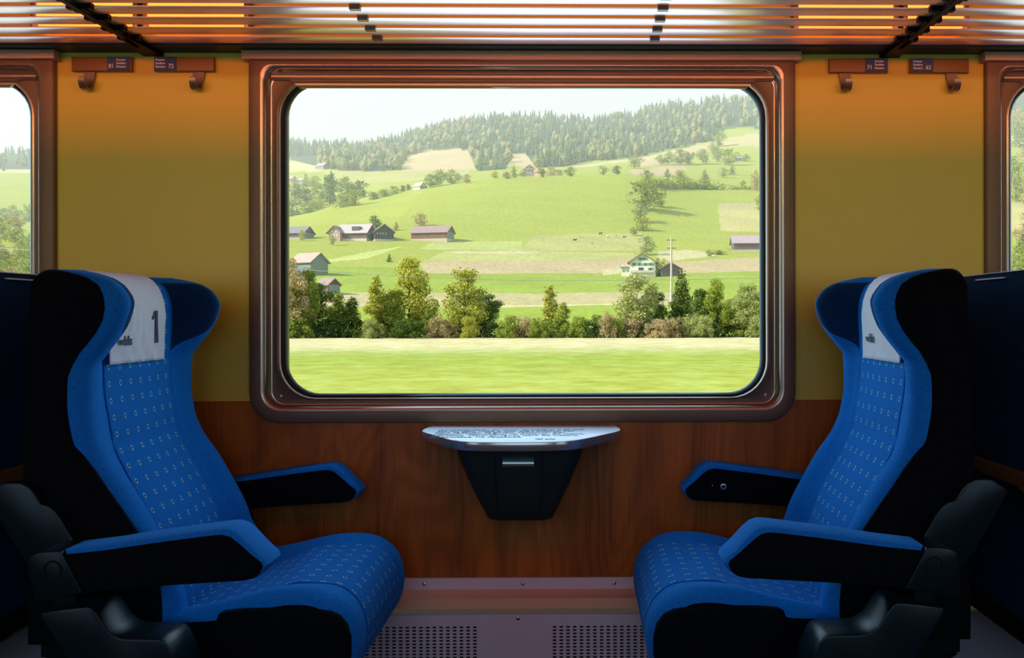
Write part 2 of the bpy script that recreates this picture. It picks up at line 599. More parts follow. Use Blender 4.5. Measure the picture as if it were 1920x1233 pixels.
def make_window(idx):
    root = struct(empty('window_%d' % idx, (0, 0, 0)))
    b = MB()
    y = WY
    L = [rrect(hw_, .7645 + (.777 - hw_) * 1.0, 1.803 - (.777 - hw_) * .7, r_, y + dy, rt=rt_) for hw_, r_, dy, rt_ in
         ((.777, .087, .010, .004), (.777, .087, -.010, .004), (.7755, .086, -.0145, .005), (.772, .083, -.0170, .007), (.756, .070, -.0185, .018), (.742, .056, -.0190, .031),
          (.7365, .051, -.0175, .036), (.7325, .047, -.0135, .040), (.7300, .045, -.0060, .043), (.7290, .043, .006, .044), (.7280, .042, .018, .044))]
    b.loft(L, mi=lambda a, j: 0 if a < 5 else 1, cap0=False, cap1=False)
    b.build('outer_frame', [M_frame, M_alu], parent=root, smooth=50)
    b = MB()
    L = [rrect(.7265, .8115, 1.7665, .042, y + .014, rt=.044),
         rrect(.724, .8135, 1.764, .040, y + .0125, rt=.042),
         rrect(.721, .8160, 1.761, .038, y + .014, rt=.040),
         rrect(.712, .826, 1.757, .112, y + .014),
         rrect(.706, .829, 1.752, .110, y + .009),
         rrect(.701, .8315, 1.748, .106, y + .008),
         rrect(.697, .834, 1.744, .103, y + .014),
         rrect(.696, .835, 1.743, .102, y + .024)]
    b.loft(L, mi=lambda a, j: 1 if a in (0, 1, 4, 5, 6, 7) else 0, cap0=False, cap1=False)
    b.build('inner_frame', [M_frame, M_alu], parent=root, smooth=50)
    b = MB()
    L = [rrect(.697, .834, 1.744, .103, y + .020), rrect(.692, .838, 1.740, .100, y + .017),
         rrect(.686, .8425, 1.736, .097, y + .022), rrect(.684, .8440, 1.7345, .096, y + .036)]
    b.loft(L, cap0=False, cap1=False)
    b.build('rubber_gasket', M_rubber, parent=root, smooth=50)
    b = MB()
    b.loft([rrect(.70, .830, 1.748, .1, y + .030), rrect(.70, .830, 1.748, .1, y + .036)])
    b.build('glass_pane', M_glass, parent=root, smooth=0)
    # top ledge over the frame
    b = MB()
    b.prism([(-.789, 1.790), (.789, 1.790), (.789, 1.8155), (-.789, 1.8155)], y - .034, y, .002)
    b.build('head_rail', M_head, parent=root, smooth=30)
    # roller blind: housing bar and pull bar with grooves
    b = MB()
    prof = [(0, 1.767), (-.010, 1.7665), (-.013, 1.757), (-.0115, 1.7545), (-.013, 1.753), (-.013, 1.7475), (-.008, 1.7455),
            (-.006, 1.742), (0, 1.742)]
    b.loft([[(x, y + .012 + p[0], p[1]) for p in prof] for x in (-.718, .718)])
    b.build('blind_housing', M_alu, parent=root, smooth=20)
    b = MB()
    prof = [(0, 1.742), (-.006, 1.742), (-.009, 1.7385), (-.0075, 1.7355), (-.004, 1.733), (-.004, 1.7275), (-.008, 1.7255), (-.009, 1.7215),
            (-.006, 1.7195), (0, 1.7195)]
    def hwz(z):
        return .655 - (1.742 - z) * -.0
    b.loft([[(sx * (.640 + (p[1] - 1.7195) * 1.2), y + .012 + p[0], p[1]) for p in prof] for sx in (-1, 1)])
    b.build('blind_bar', M_alu, parent=root, smooth=20)
    for sx in (-1, 1):
        screw(root, (sx * .697, y + .0135, .838), .006)
    # wall thickness outside the glass
    b = MB()
    b.loft([rrect(.70, .826, 1.752, .1, y + .036), rrect(.72, .81, 1.77, .1, y + .15)], cap0=False, cap1=False)
    b.build('outer_reveal', M_rubber, parent=root, smooth=0)
    return root

w1 = make_window(1)
for i, x in ((2, -2.1), (3, 2.1)):
    c = copy_tree(w1)
    c.name = 'window_%d' % i
    c.location.x = x

# ------------------------------------------------------------------ luggage rack with slats and strip lamps
rack = empty('luggage_rack', (0, 2.1, 1.82))
tag(rack, 'slatted aluminium luggage rack above the windows on dark brackets', 'luggage rack')
def rackpart(b, name, m, smooth=35, parent=None):
    o = b.build(name, m, parent=parent or rack, smooth=smooth)
    if parent is None:
        o.location = (0, -2.1, -1.82)
    return o
slat_y = [2.262 - .0735 * k for k in range(9)]
for k, yc in enumerate(slat_y):
    b = MB()
    hw_ = .0230
    prof = []
    # shallow U section: underside slightly rolled, raised lips
    pts = [(-hw_, .0025), (-hw_ + .001, .0005), (-hw_ + .005, -.0010), (-hw_ + .012, -.0018), (0, -.0022), (hw_ - .012, -.0018), (hw_ - .005, -.0010), (hw_ - .001, .0005), (hw_, .0025), (hw_ - .006, .0020), (-hw_ + .006, .0020)]
    til = -0.06
    P = [(yc + p[0] * math.cos(til) - p[1] * math.sin(til), 1.823 + p[0] * math.sin(til) + p[1] * math.cos(til)) for p in pts]
    b.loft([[(x, p[0], p[1]) for p in P] for x in (-XE, XE)])
    rackpart(b, 'slat', M_alu_slat, 25)
for x in (-1.05, 1.05, -3.15, 3.15):
    b = MB()
    b.prism([(x - .007, 1.806), (x + .007, 1.806), (x + .007, 1.822), (x - .007, 1.822)], slat_y[-1] - .03, 2.27, .002)
    for yc in slat_y:
        yy = yc + .0367
        b.box(x - .030, x + .030, yy - .0075, yy + .0075, 1.812, 1.827)
        b.box(x - .016, x + .016, yy - .014, yy + .014, 1.808, 1.820)
    # foot against the wall
    b.loft([[(x - .010, 2.20, 1.806), (x + .010, 2.20, 1.806), (x + .010, 2.20, 1.818), (x - .010, 2.20, 1.818)],
            [(x - .020, 2.27, 1.806), (x + .020, 2.27, 1.806), (x + .020, 2.27, 1.822), (x - .020, 2.27, 1.822)],
            [(x - .028, WY, 1.806), (x + .028, WY, 1.806), (x + .028, WY, 1.86), (x - .028, WY, 1.86)]])
    rackpart(b, 'bracket', M_plastic2)
rackpart(MB().box(-XE, XE, 2.287, WY, 1.8165, 1.829), 'wall_rail', mat('dark_bronze', (.045, .028, .018), .5, metal=.3), 0)  # dark strip added for the shaded gap; also stops orange light leaking
for x in (-.385, .365, 2.1 - .385, -2.1 + .365):
    for yc in slat_y[:-1]:
        yy = yc - .0367
        b = MB().box(x - .013, x + .013, yy - .0075, yy + .0075, 1.812, 1.826)
        o = rackpart(b, 'spacer_clip', M_hook, 0)
fr_ = empty('luggage_rack', (0, -.15, 1.82))
tag(fr_, 'slatted luggage rack on the aisle side of the coach, opposite the windows', 'luggage rack')
for k in range(9):
    MB().prism([(-XE, -.004), (XE, -.004), (XE, .006), (-XE, .006)], -.30 + k * .0735, -.231 + k * .0735, .001).build('slat', M_alu_slat, parent=fr_, smooth=0)
lamps = []
for x0, x1, lb in ((-1.36, -1.09, 'strip above the luggage rack at the left picture edge'), (-1.05, -.78, 'strip above the luggage rack, between left bracket and window'),
                   (.78, 1.05, 'strip above the luggage rack, between window and right bracket'), (1.09, 1.25, 'short strip above the luggage rack, right of the right bracket')):
    root = empty('strip_lamp', ((x0 + x1) / 2, 2.335, 1.92))
    tag(root, 'glowing orange ' + lb, 'lamp')
    h = (x1 - x0) / 2
    b = MB()
    prof = [(.012, -.042), (-.006, -.040), (-.016, -.026), (-.020, 0), (-.016, .026), (-.006, .040), (.012, .042)]
    b.loft([[(x, p[0], p[1]) for p in prof] for x in (-h, h)])
    b.build('diffuser', M_tube, parent=root, smooth=60)
    for s_ in (-1, 1):
        MB().prism([(s_ * h, -.046), (s_ * (h + .014), -.046), (s_ * (h + .014), .046), (s_ * h, .046)], -.024, .014, .003).build('end_cap', M_hook, parent=root)
# ------------------------------------------------------------------ coat hooks with seat number plates
def coat_hook(x, z, side, number, label):
    """side=+1: sign at the right end of the plate, -1: at the left end"""
    root = empty('coat_hook', (x, WY, z))
    tag(root, label, 'coat hook')
    b = MB()
    b.prism([(-.084, -.0205), (.084, -.0205), (.084, .0205), (-.084, .0205)], -.016, 0, .003)
    b.build('back_plate', M_brown, parent=root, smooth=30)
    s0, s1 = (.016, .079) if side > 0 else (-.082, -.020)
    if side > 0:
        s0, s1 = .018, .081
    b = MB().prism([(s0, -.0195), (s1, -.0195), (s1, .0195), (s0, .0195)], -.018, -.015, .0004)
    sg = b.build('number_plate', M_sign, parent=root, smooth=0)
    c = (s0 + s1) / 2
    rx = (R(90), 0, 0)
    if side > 0:
        text_mesh('seat_number', number, .0165, M_signtext, sg, (s0 + .004, -.0184, -.0125), rx, .95, bold=.0004)
        text_mesh('word_lines', 'Fenster\nFenêtre\nFinestra', .0088, M_signtext, sg, (s0 + .026, -.0184, .0075), rx, .98, spacing=1.1, bold=.0003)
    else:
        text_mesh('seat_number', number, .0165, M_signtext, sg, (s1 - .022, -.0184, -.0125), rx, .95, bold=.0004)
        text_mesh('word_lines', 'Fenster\nFenêtre\nFinestra', .0088, M_signtext, sg, (s0 + .004, -.0184, .0075), rx, .98, spacing=1.1, bold=.0003)
    # curled metal hook
    hx = -.038 if side > 0 else .038
    th = .0022
    path = [(-.006, -.018, .030), (-.006, -.034, .028), (-.008, -.052, .023), (-.012, -.066, .021), (-.022, -.074, .020), (-.034, -.072, .019), (-.042, -.060, .0185), (-.045, -.050, .017), (-.044, -.045, .010)]
    loops = []
    for i, (yy, zz, wd) in enumerate(path):
        a = path[max(0, i - 1)]; c_ = path[min(len(path) - 1, i + 1)]
        d = Vector((c_[0] - a[0], c_[1] - a[1])).normalized()
        nn = Vector((-d.y, d.x)) * th
        w_ = wd * .55
        loops.append([(hx - w_, yy + nn.x, zz + nn.y), (hx + w_, yy + nn.x, zz + nn.y), (hx + w_, yy - nn.x, zz - nn.y), (hx - w_, yy - nn.x, zz - nn.y)])
    MB().loft(loops).build('hook', M_hook, parent=root, smooth=50)
    return root
coat_hook(-1.190, 1.781, 1, '81', 'left hook of the left wall panel, its blue sign at the right end')
coat_hook(-.958, 1.781, -1, '72', 'right hook of the left wall panel, its blue sign at the left end')
coat_hook(.958, 1.781, 1, '71', 'left hook of the right wall panel, its blue sign at the right end')
coat_hook(1.190, 1.781, -1, '62', 'right hook of the right wall panel, its blue sign at the left end')

# ------------------------------------------------------------------ window table and waste bin
tb = empty('window_table', (0, WY - .004, .755))
tag(tb, 'small white fold table with printed text under the window', 'table')
def table_outline(k=0.0):
    half = [(.262 - k, 0), (.2715 - k, -.055), (.2725 - k, -.085), (.268 - k, -.110), (.252 - k, -.138), (.225 - k * .9, -.176), (.200 - k * .8, -.214),
            (.178 - k * .7, -.245), (.160 - k * .5, -.268), (.142 - k * .4, -.284 + k * .5), (.120, -.296 + k), (.09, -.303 + k), (.05, -.3065 + k), (0, -.308 + k)]
    return half + [(-x, y) for x, y in half[::-1][1:]]
b = MB()
L = []
for z, k in ((-.024, .004), (-.0225, .001), (-.021, 0), (-.003, 0), (-.001, .0008), (0, .003)):
    L.append([(x, y, z) for x, y in table_outline(k)])
b.loft(L, mi=lambda a, j: 1 if a in (0, 1, 2) else (1 if a < 4 else 0))
top = b.build('table_top', [M_white_table, mat('table_edge_metal', (.45, .42, .40), .22, metal=.75)], parent=tb, smooth=40)
for p in top.data.polygons:
    p.material_index = 0 if (p.normal.z > .6) else 1
lines = ('Auf Wiedersehen. Au revoir. Arrivederci. A pli tard.\n'
         'See you again. Hasta la vista. Até a próxima. Tot\n'
         'ziens. På gensyn. På gjensyn. Välkommen åter.\n'
         'Näkemiin. Viszontlátásra! Na shledanou. Do videnia.\n'
         'Nasvidenje. Tekrar görüşmek üzere. Do widzenia.\n'
         'Довиждане. На свидание.')
tx = text_mesh('printed_lines', lines, .0235, M_print, top, (-.225, -.100, .0004), (0, 0, 0), .80, spacing=1.12, extrude=.0001, bold=.0003)
text_mesh('printed_emblem', 'bls', .022, M_print, top, (.072, -.268, .0004), (0, 0, 0), 1.1, extrude=.0001, bold=.0005)
def emblem(parent, loc, s, rot):
    """small winged check mark of the operator"""
    b = MB()
    for pts in ([(0, .5), (.35, .5), (.55, 0), (.4, 0)], [(.42, .5), (.62, .5), (.68, .12), (.58, .1)], [(.7, .5), (1, .5), (.82, 0), (.66, 0)]):
        b.add([(x * s, y * s, z) for z in (0, .0004) for x, y in pts], [(0, 1, 2, 3), (7, 6, 5, 4), (0, 4, 5, 1), (1, 5, 6, 2), (2, 6, 7, 3), (3, 7, 4, 0)])
    o = b.build('printed_bird', M_print, parent=parent, smooth=0)
    o.location = loc
    o.rotation_euler = rot
    return o
emblem(top, (.046, -.268, .0004), .022, (0, 0, 0))

bn = empty('waste_bin', (0, WY - .004, .45))
tag(bn, 'charcoal wall bin with a metal handle hanging under the window table', 'waste bin')
def binloop(hw_, z, depth, ch):
    return [(-hw_, 0, z), (-hw_, -depth + ch * 1.2, z), (-hw_ + ch * .6, -depth + ch * .25, z), (-hw_ + ch * 1.3, -depth, z), (hw_ - ch * 1.3, -depth, z), (hw_ - ch * .6, -depth + ch * .25, z), (hw_, -depth + ch * 1.2, z), (hw_, 0, z)]
b = MB()
sec = [(.170, .281, .200, .03), (.165, .25, .198, .03), (.155, .215, .193, .03), (.135, .16, .184, .026), (.112, .10, .174, .022), (.092, .055, .166, .02), (.088, .040, .160, .02), (.080, .034, .15, .02)]
BZ = lambda z: .281 - (.281 - z) * .85
b.loft([binloop(h_, BZ(z), d_, c_) for h_, z, d_, c_ in sec])
b.build('body', M_bin, parent=bn, smooth=40)
b = MB()
def flapz(z):
    return float(interp([(.034, .1515), (.055, .167), (.10, .175), (.16, .185), (.215, .194), (.281, .201)], z))
fl = []
for z, h_ in ((.0365, .0545), (.06, .0555), (.12, .0575), (.18, .0585), (.24, .0595), (.2805, .060)):
    d_ = flapz(z)
    z = BZ(z)
    fl.append([(-h_, -d_ + .004, z), (-h_, -d_ - .0022, z), (-h_ + .002, -d_ - .0035, z), (h_ - .002, -d_ - .0035, z), (h_, -d_ - .0022, z), (h_, -d_ + .004, z)])
b.loft(fl)
fo = b.build('flap', M_bin, parent=bn, smooth=40)
b = MB()
b.loft([[(x, -.203 + dy, .222 + dz) for dy, dz in ((0, .030), (-.006, .029), (-.013, .016), (-.014, .008), (-.009, .003), (-.002, .0015), (0, .004))] for x in (-.040, .041)])
h = b.build('handle', mat('satin_steel', (.42, .44, .40), .3, metal=.9), parent=fo, smooth=60)
h['label'] = 'satin steel pull handle'
for s_ in (-1, 1):
    b = MB()
    b.loft([[(s_ * (w_ + .0020), -d_ - .0004, BZ(z)), (s_ * (w_ - .0012), -d_ - .0004, BZ(z)), (s_ * (w_ - .0012), -d_ - .002, BZ(z)), (s_ * (w_ + .0020), -d_ - .002, BZ(z))] for z, w_, d_ in
            ((.0365, .057, .1515), (.06, .058, .1675), (.12, .060, .1785), (.18, .061, .1885), (.24, .062, .197), (.2805, .0625, .2))])
    b.build('seam', M_rubber, parent=bn, smooth=0)

# ------------------------------------------------------------------ seats
FB = [(.38, .380), (.45, .375), (.50, .366), (.526, .350), (.579, .330), (.641, .298), (.704, .262), (.77, .217), (.82, .197), (.894, .187), (.96, .190), (.997, .213), (1.026, .236), (1.057, .254), (1.098, .264), (1.130, .247), (1.148, .222), (1.160, .185), (1.166, .150)]
FC = [(.38, .345), (.45, .335), (.50, .325), (.55, .305), (.608, .285), (.641, .269), (.674, .252), (.706, .233), (.740, .216), (.773, .200), (.808, .191), (.845, .185), (.882, .178), (.919, .174), (.955, .173), (1.0, .174), (1.066, .176), (1.104, .173), (1.138, .160), (1.152, .146), (1.160, .130), (1.166, .115)]
SY0, SY1 = 1.70, 2.19
CY0, CY1 = 1.803, 2.088

def front_x(y, z):
    B, C = float(interp(FB, z)), float(interp(FC, z))
    if y < CY0:
        q = (CY0 - y) / (CY0 - SY0)
    elif y > CY1:
        q = (y - CY1) / (SY1 - CY1)
    else:
        q = 0
    t = sstep(min(1, q / .52))
    x = C * (1 - t) + B * t
    if 0.3 < q < .98:
        x += .005 * math.sin((q - .3) / .68 * PI)
    if q > .72:                           # rounded outer edge
        k = (q - .72) / .28
        x -= .030 * (1 - math.sqrt(max(0, 1 - k * k)))
    return x

def make_seat(sg, cloth_flip, jack, label):
    """sg=+1: seat faces +x (back stands at the bay boundary), -1: mirrored"""
    root = empty('train_seat', (-1.05 * sg, 0, 0))
    tag(root, label, 'seat')
    def fin(b, name, mats, parent=root, smooth=40):
        if sg < 0:
            b.v = [(-x, y, z) for x, y, z in b.v]
        return b.build(name, mats, parent=parent, smooth=smooth)
    # --- backrest loft
    ys = []
    for i in range(15):
        ys.append(SY0 + (CY0 - SY0) * (i / 14))
    ys[0] = SY0
    ce = [CY0 + .0015, CY0 + .004]
    mid = [CY0 + .004 + (CY1 - CY0 - .008) * k / 10 for k in range(1, 10)]
    ce2 = [CY1 - .004, CY1 - .0015]
    far = [CY1 + (SY1 - CY1) * i / 14 for i in range(15)]
    yl = ys + ce + mid + ce2 + far
    nF = len(yl)
    zl = list(np.linspace(.40, 1.09, 47)) + [1.10, 1.112, 1.124, 1.134, 1.142, 1.149, 1.155, 1.160, 1.164, 1.1665]
    arc = [0.0]
    for i in range(1, len(zl)):
        dx = float(interp(FC, zl[i]) - interp(FC, zl[i - 1]))
        arc.append(arc[-1] + math.hypot(dx, zl[i] - zl[i - 1]))
    a919 = float(np.interp(.919, zl, arc))
    loops = []
    for z in zl:
        k = max(0, (z - 1.140) / .0265)
        iny = .022 * (1 - math.sqrt(max(0, 1 - k * k)))
        row = []
        for y in yl:
            x = front_x(y, z)
            if abs(y - CY0) < 1e-6 or abs(y - CY1) < 1e-6:
                x -= .004
            if CY0 < y < CY1:
                for zs, dp in ((.968, .0035), (.789, .004)):
                    x -= dp * math.exp(-((z - zs) / .006) ** 2)
                x += .004 * math.sin(PI * (y - CY0) / (CY1 - CY0)) * (1 if z < .96 else 0)
            if (y < CY0 or y > CY1):
                x -= .003 * math.exp(-((z - .968) / .006) ** 2)
            yy = y + iny if y < 1.75 else (y - iny if y > 2.14 else y)
            row.append((x, yy, z))
        xb = .083 + .014 * k * k
        back = [(xb + .012, SY1 - .001 - iny, z), (xb + .003, SY1 - .006 - iny, z), (xb, SY1 - .016 - iny, z)]
        back += [(xb - .004, 1.945, z)]
        back += [(xb, SY0 + .016 + iny, z), (xb + .003, SY0 + .006 + iny, z), (xb + .012, SY0 + .001 + iny, z)]
        loops.append(row + back)
    n = len(loops[0])
    b = MB()
    V = [p for l in loops for p in l]
    Fs, Ms, Us = [], [], []
    for a in range(len(loops) - 1):
        for j in range(n):
            q = (j + 1) % n
            Fs.append((a * n + j, a * n + q, (a + 1) * n + q, (a + 1) * n + j))
            ym = V[a * n + j][1]
            isC = 15 <= j < 15 + 2 + 9 + 2 - 1 or j in (14 + 1,)
            if isC and j < nF - 1:
                Ms.append(1)
                Us.append([((V[i][1] - 1.82) / .0411 + .5, (arc[i // n] - a919) / .0372 + .5) for i in Fs[-1]])
            elif j < nF - 1:
                zc = (zl[a] + zl[a + 1]) / 2
                q_ = ((CY0 - (yl[j] + yl[j + 1]) / 2) / (CY0 - SY0)) if j < 15 else (((yl[j] + yl[j + 1]) / 2 - CY1) / (SY1 - CY1))
                hd = zc > .962 and q_ < .98
                Ms.append(4 if hd else 0)
                def quv(i):
                    y_ = V[i][1]
                    return (max(0, (CY0 - y_) if j < 15 else (y_ - CY1)) / (CY0 - SY0), V[i][2])
                Us.append([quv(i) for i in Fs[-1]] if hd else [(0, 0)] * 4)
            else:
                Ms.append(3 if j in (nF - 1, n - 1) else 2); Us.append([(0, 0)] * 4)
    Fs.append(tuple((len(loops) - 1) * n + j for j in range(n))); Ms.append(0); Us.append([(0, 0)] * n)
    Fs.append(tuple(range(n))[::-1]); Ms.append(2); Us.append([(0, 0)] * n)
    b.add(V, Fs, Ms, uvs=Us)
    back = fin(b, 'backrest', [M_blue, M_dots, M_navy, M_black, M_wing], smooth=55)
    # --- black side panels (aisle side and wall side)
    sp_ = [(.083, 1.10), (.084, 1.130), (.092, 1.149), (.108, 1.157), (.14, 1.160), (.175, 1.156), (.200, 1.147), (.220, 1.133), (.231, 1.112), (.234, 1.085), (.229, 1.060), (.216, 1.035), (.197, 1.010), (.183, .994), (.167, .968),
           (.157, .94), (.153, .91), (.151, .877), (.154, .845), (.163, .815), (.178, .795), (.193, .778), (.216, .748), (.239, .713), (.268, .672), (.297, .630), (.325, .58), (.345, .53), (.350, .47), (.350, .395), (.078, .395), (.076, .60), (.070, .74), (.068, .80), (.072, .86), (.078, .95), (.081, 1.03)]
    for y0, y1 in ((SY0 - .0035, SY0 + .004), (SY1 - .004, SY1 + .0035)):
        fin(MB().prism(sp_, y0, y1, .0018), 'side_panel', M_black, smooth=30)
    o = fin(MB().box(.070, .082, 1.715, 2.175, .693, .725), 'lower_rail', M_tan, smooth=0)
    # --- headrest cloth
    path = [(.1815, .962), (.1805, .97), (.181, .99), (.182, 1.01), (.183, 1.04), (.184, 1.07), (.181, 1.10), (.1745, 1.123), (.165, 1.142), (.152, 1.157), (.138, 1.166), (.122, 1.1705), (.108, 1.1705), (.098, 1.1695), (.090, 1.168)]
    ny = 36
    V, Fs = [], []
    for i, (x, z) in enumerate(path):
        nx = 1 if z < 1.10 else max(0, (1.17 - z) / .07)
        for j in range(ny):
            u = j / (ny - 1)
            y = 1.808 + .240 * u
            wr = 0
            if z < 1.12:
                fade = sstep((1.11 - z) / .04) * (1 if not cloth_flip else .25)
                for (u0, u1_, z0_, amp, sg_) in ((.20, .55, 1.09, .0060, .030), (.45, .78, 1.05, .0050, .028), (.12, .35, 1.04, .0035, .028)):
                    uc = u0 + (u1_ - u0) * (z0_ - z) / (z0_ - .962)
                    wr += amp * math.exp(-((u - uc) / sg_) ** 2) * fade
                wr += .0012 * math.sin(u * 17 + z * 40) * fade * sstep((1.02 - z) / .05)
            V.append((x + wr * nx, y + (.0015 * math.sin(z * 60) if z < 1.1 else 0), z))
    for i in range(len(path) - 1):
        for j in range(ny - 1):
            Fs.append((i * ny + j, i * ny + j + 1, (i + 1) * ny + j + 1, (i + 1) * ny + j))
    b = MB().add(V, Fs)
    cl = fin(b, 'headrest_cloth', M_cloth, parent=back, smooth=60)
    md = cl.modifiers.new('thickness', 'SOLIDIFY'); md.thickness = .0012; md.offset = -1
    # printing: reads left to right for someone facing the seat
    xs = .1850
    rotz = R(90) if sg > 0 else R(-90)
    def ypos(t):          # t measured from the reader's left edge of the cloth
        return 1.808 + t if sg > 0 else 2.048 - t
    text_mesh('printed_letters', 'bls', .030, M_print, cl, (sg * xs, ypos(.054), 1.003), (R(90), 0, rotz), 1.0, bold=.0006)
    emblem(cl, (sg * xs, ypos(.030), 1.004), .023, (R(90), 0, rotz))
    b1 = MB()
    pts = [(.020, 0), (.030, 0), (.026, .078), (.0165, .078), (.003, .062), (.005, .055), (.0165, .064)]
    b1.add([(x, y, z) for z in (0, .0005) for x, y in pts], [tuple(range(7)), tuple(range(13, 6, -1))] + [(i, (i + 1) % 7, 7 + (i + 1) % 7, 7 + i) for i in range(7)])
    o = b1.build('printed_figure', M_print, parent=cl, smooth=0)
    o.location = (sg * (xs + .0005), ypos(.172), 1.004)
    o.rotation_euler = (R(90), 0, rotz)
    # --- seat cushion
    prof = [(.26, .300), (.24, .36), (.25, .42), (.30, .445), (.38, .458), (.44, .468), (.50, .480), (.55, .490), (.60, .4955), (.645, .4955), (.680, .489), (.708, .474), (.730, .452), (.743, .425), (.749, .395), (.748, .362), (.740, .330), (.724, .302), (.70, .286), (.60, .275), (.40, .27)]
    P = []
    m_ = len(prof)
    for i in range(m_):
        for s_ in range(3):
            p0, p1, p2, p3 = [Vector(prof[(i + d) % m_]) for d in (-1, 0, 1, 2)]
            t_ = s_ / 3
            P.append(.5 * ((2 * p1) + (-p0 + p2) * t_ + (2 * p0 - 5 * p1 + 4 * p2 - p3) * t_**2 + (-p0 + 3 * p1 - 3 * p2 + p3) * t_**3))
    arcs = [0]
    for i in range(1, len(P)):
        arcs.append(arcs[-1] + (P[i] - P[i - 1]).length)
    yv = []
    Y0, Y1 = 1.705, 2.195
    S0, S1 = Y0 + .085, Y1 - .085
    for k in range(12):
        yv.append(Y0 + (S0 - Y0) * (1 - math.cos(k / 11 * PI / 2)))
    yv += [S0 + .002] + [S0 + .004 + (S1 - S0 - .008) * k / 12 for k in range(13)] + [S1 - .002]
    for k in range(12):
        yv.append(S1 + (Y1 - S1) * math.sin(k / 11 * PI / 2))
    loops = []
    cx_, cz_ = .50, .39
    for y in yv:
        e_ = min(y - Y0, Y1 - y)
        rr = .035
        ins = 0 if e_ > rr else rr * (1 - math.sqrt(max(0, 1 - ((rr - e_) / rr) ** 2)))
        seam = abs(y - S0) < 1e-6 or abs(y - S1) < 1e-6
        inside = S0 < y < S1
        L = []
        for p in P:
            d = Vector((p.x - cx_, (p.y - cz_) * 1.6))
            d.normalize()
            x, z = p.x, p.y
            x -= d.x * ins * .9
            z -= d.y * ins * .9
            if z > .41 and x < .72:
                wgt = sstep((z - .40) / .05) * sstep((.72 - x) / .10)
                c = sstep(min(1, e_ / .10))
                z -= wgt * (.020 * c * sstep((.60 - x) / .2) + .008 * c)
                if e_ > .02:
                    z += wgt * .006 * math.exp(-((e_ - .045) / .03) ** 2)
            # pronounced crease waves where people sit
            if inside and z > .41:
                z += .003 * math.sin(x * 38 + y * 9) * sstep((.70 - x) / .1)
            if seam:
                x -= d.x * .004; z -= d.y * .004
            L.append((x, y, z))
        loops.append(L)
    n = len(P)
    V = [p for l in loops for p in l]
    Fs, Ms, Us = [], [], []
    for a in range(len(loops) - 1):
        for j in range(n):
            q = (j + 1) % n
            Fs.append((a * n + j, a * n + q, (a + 1) * n + q, (a + 1) * n + j))
            ymid = (yv[a] + yv[a + 1]) / 2
            if S0 < ymid < S1 and 6 < j < 48:
                Ms.append(1)
                jq = [j, j + 1, j + 1, j]
                aa = [a, a, a + 1, a + 1]
                Us.append([((yv[x_] - S0) / .0411 + .25, arcs[min(y_, n - 1)] / .0372) for x_, y_ in zip(aa, jq)])
            else:
                Ms.append(0); Us.append([(0, 0)] * 4)
    Fs += [tuple(range(n))[::-1], tuple((len(loops) - 1) * n + j for j in range(n))]
    Ms += [2, 2]; Us += [[(0, 0)] * n] * 2
    b = MB().add(V, Fs, Ms, uvs=Us)
    cu = fin(b, 'seat_cushion', [M_blue, M_dots, M_black], smooth=55)
    cp = [(.461, .300), (.461, .440), (.466, .455), (.478, .4615), (.52, .465), (.57, .4665), (.62, .4665), (.665, .464), (.695, .459), (.715, .449), (.730, .430), (.737, .405), (.737, .365), (.728, .325), (.710, .300)]
    for y0, y1 in ((Y0 - .014, Y0 + .012), (Y1 - .012, Y1 + .014)):
        fin(MB().prism(cp, y0, y1, .009), 'cushion_side', M_black, parent=cu, smooth=50)
    # --- armrests
    arm = [(.607, .600), (.611, .590), (.600, .574), (.588, .5645), (.57, .5615), (.48, .5565), (.39, .551), (.30, .5435), (.262, .541), (.222, .621), (.250, .624), (.30, .630), (.36, .640), (.42, .648), (.48, .656), (.52, .661), (.535, .661), (.549, .656), (.562, .645), (.587, .618)]
    armf = [(.600, .596), (.603, .588), (.596, .5745), (.584, .5655), (.566, .562), (.48, .557), (.39, .5515), (.30, .544), (.2625, .5415), (.228, .6135), (.30, .6210), (.42, .638), (.50, .6480), (.525, .6500), (.540, .646), (.555, .635), (.580, .612)]
    piv = [(.2605, .5405), (.2205, .6195), (.200, .6195), (.175, .617), (.163, .611), (.157, .600), (.157, .575), (.168, .553), (.186, .537), (.20, .5345), (.235, .536)]
    for ya, yb, outer in ((1.582, 1.662, True), (2.240, 2.312, False)):
        a_ = fin(MB().prism(arm, ya, yb, .008), 'armrest', M_blue, smooth=45)
        fin(MB().prism(armf, ya - .003, ya + .006, .002), 'armrest_side', M_black, parent=a_, smooth=30)
        fin(MB().prism(armf, yb - .006, yb + .003, .002), 'armrest_side', M_black, parent=a_, smooth=30)
        pv = fin(MB().prism(piv, ya - .004, yb + .002, .003), 'pivot_housing', M_plastic, parent=a_, smooth=30)
        b = MB()
        c0 = Vector((.205, .585))
        rg = []
        for yy, ro in ((ya - .004, .0185), (ya - .0062, .0180), (ya - .0062, .0150), (ya - .003, .0145)):
            rg.append([(c0.x + ro * math.cos(k * PI / 12), yy, c0.y + ro * math.sin(k * PI / 12)) for k in range(24)])
        b.loft(rg, cap0=False, cap1=True)
        fin(b, 'pivot_ring', M_plastic, parent=pv, smooth=40)
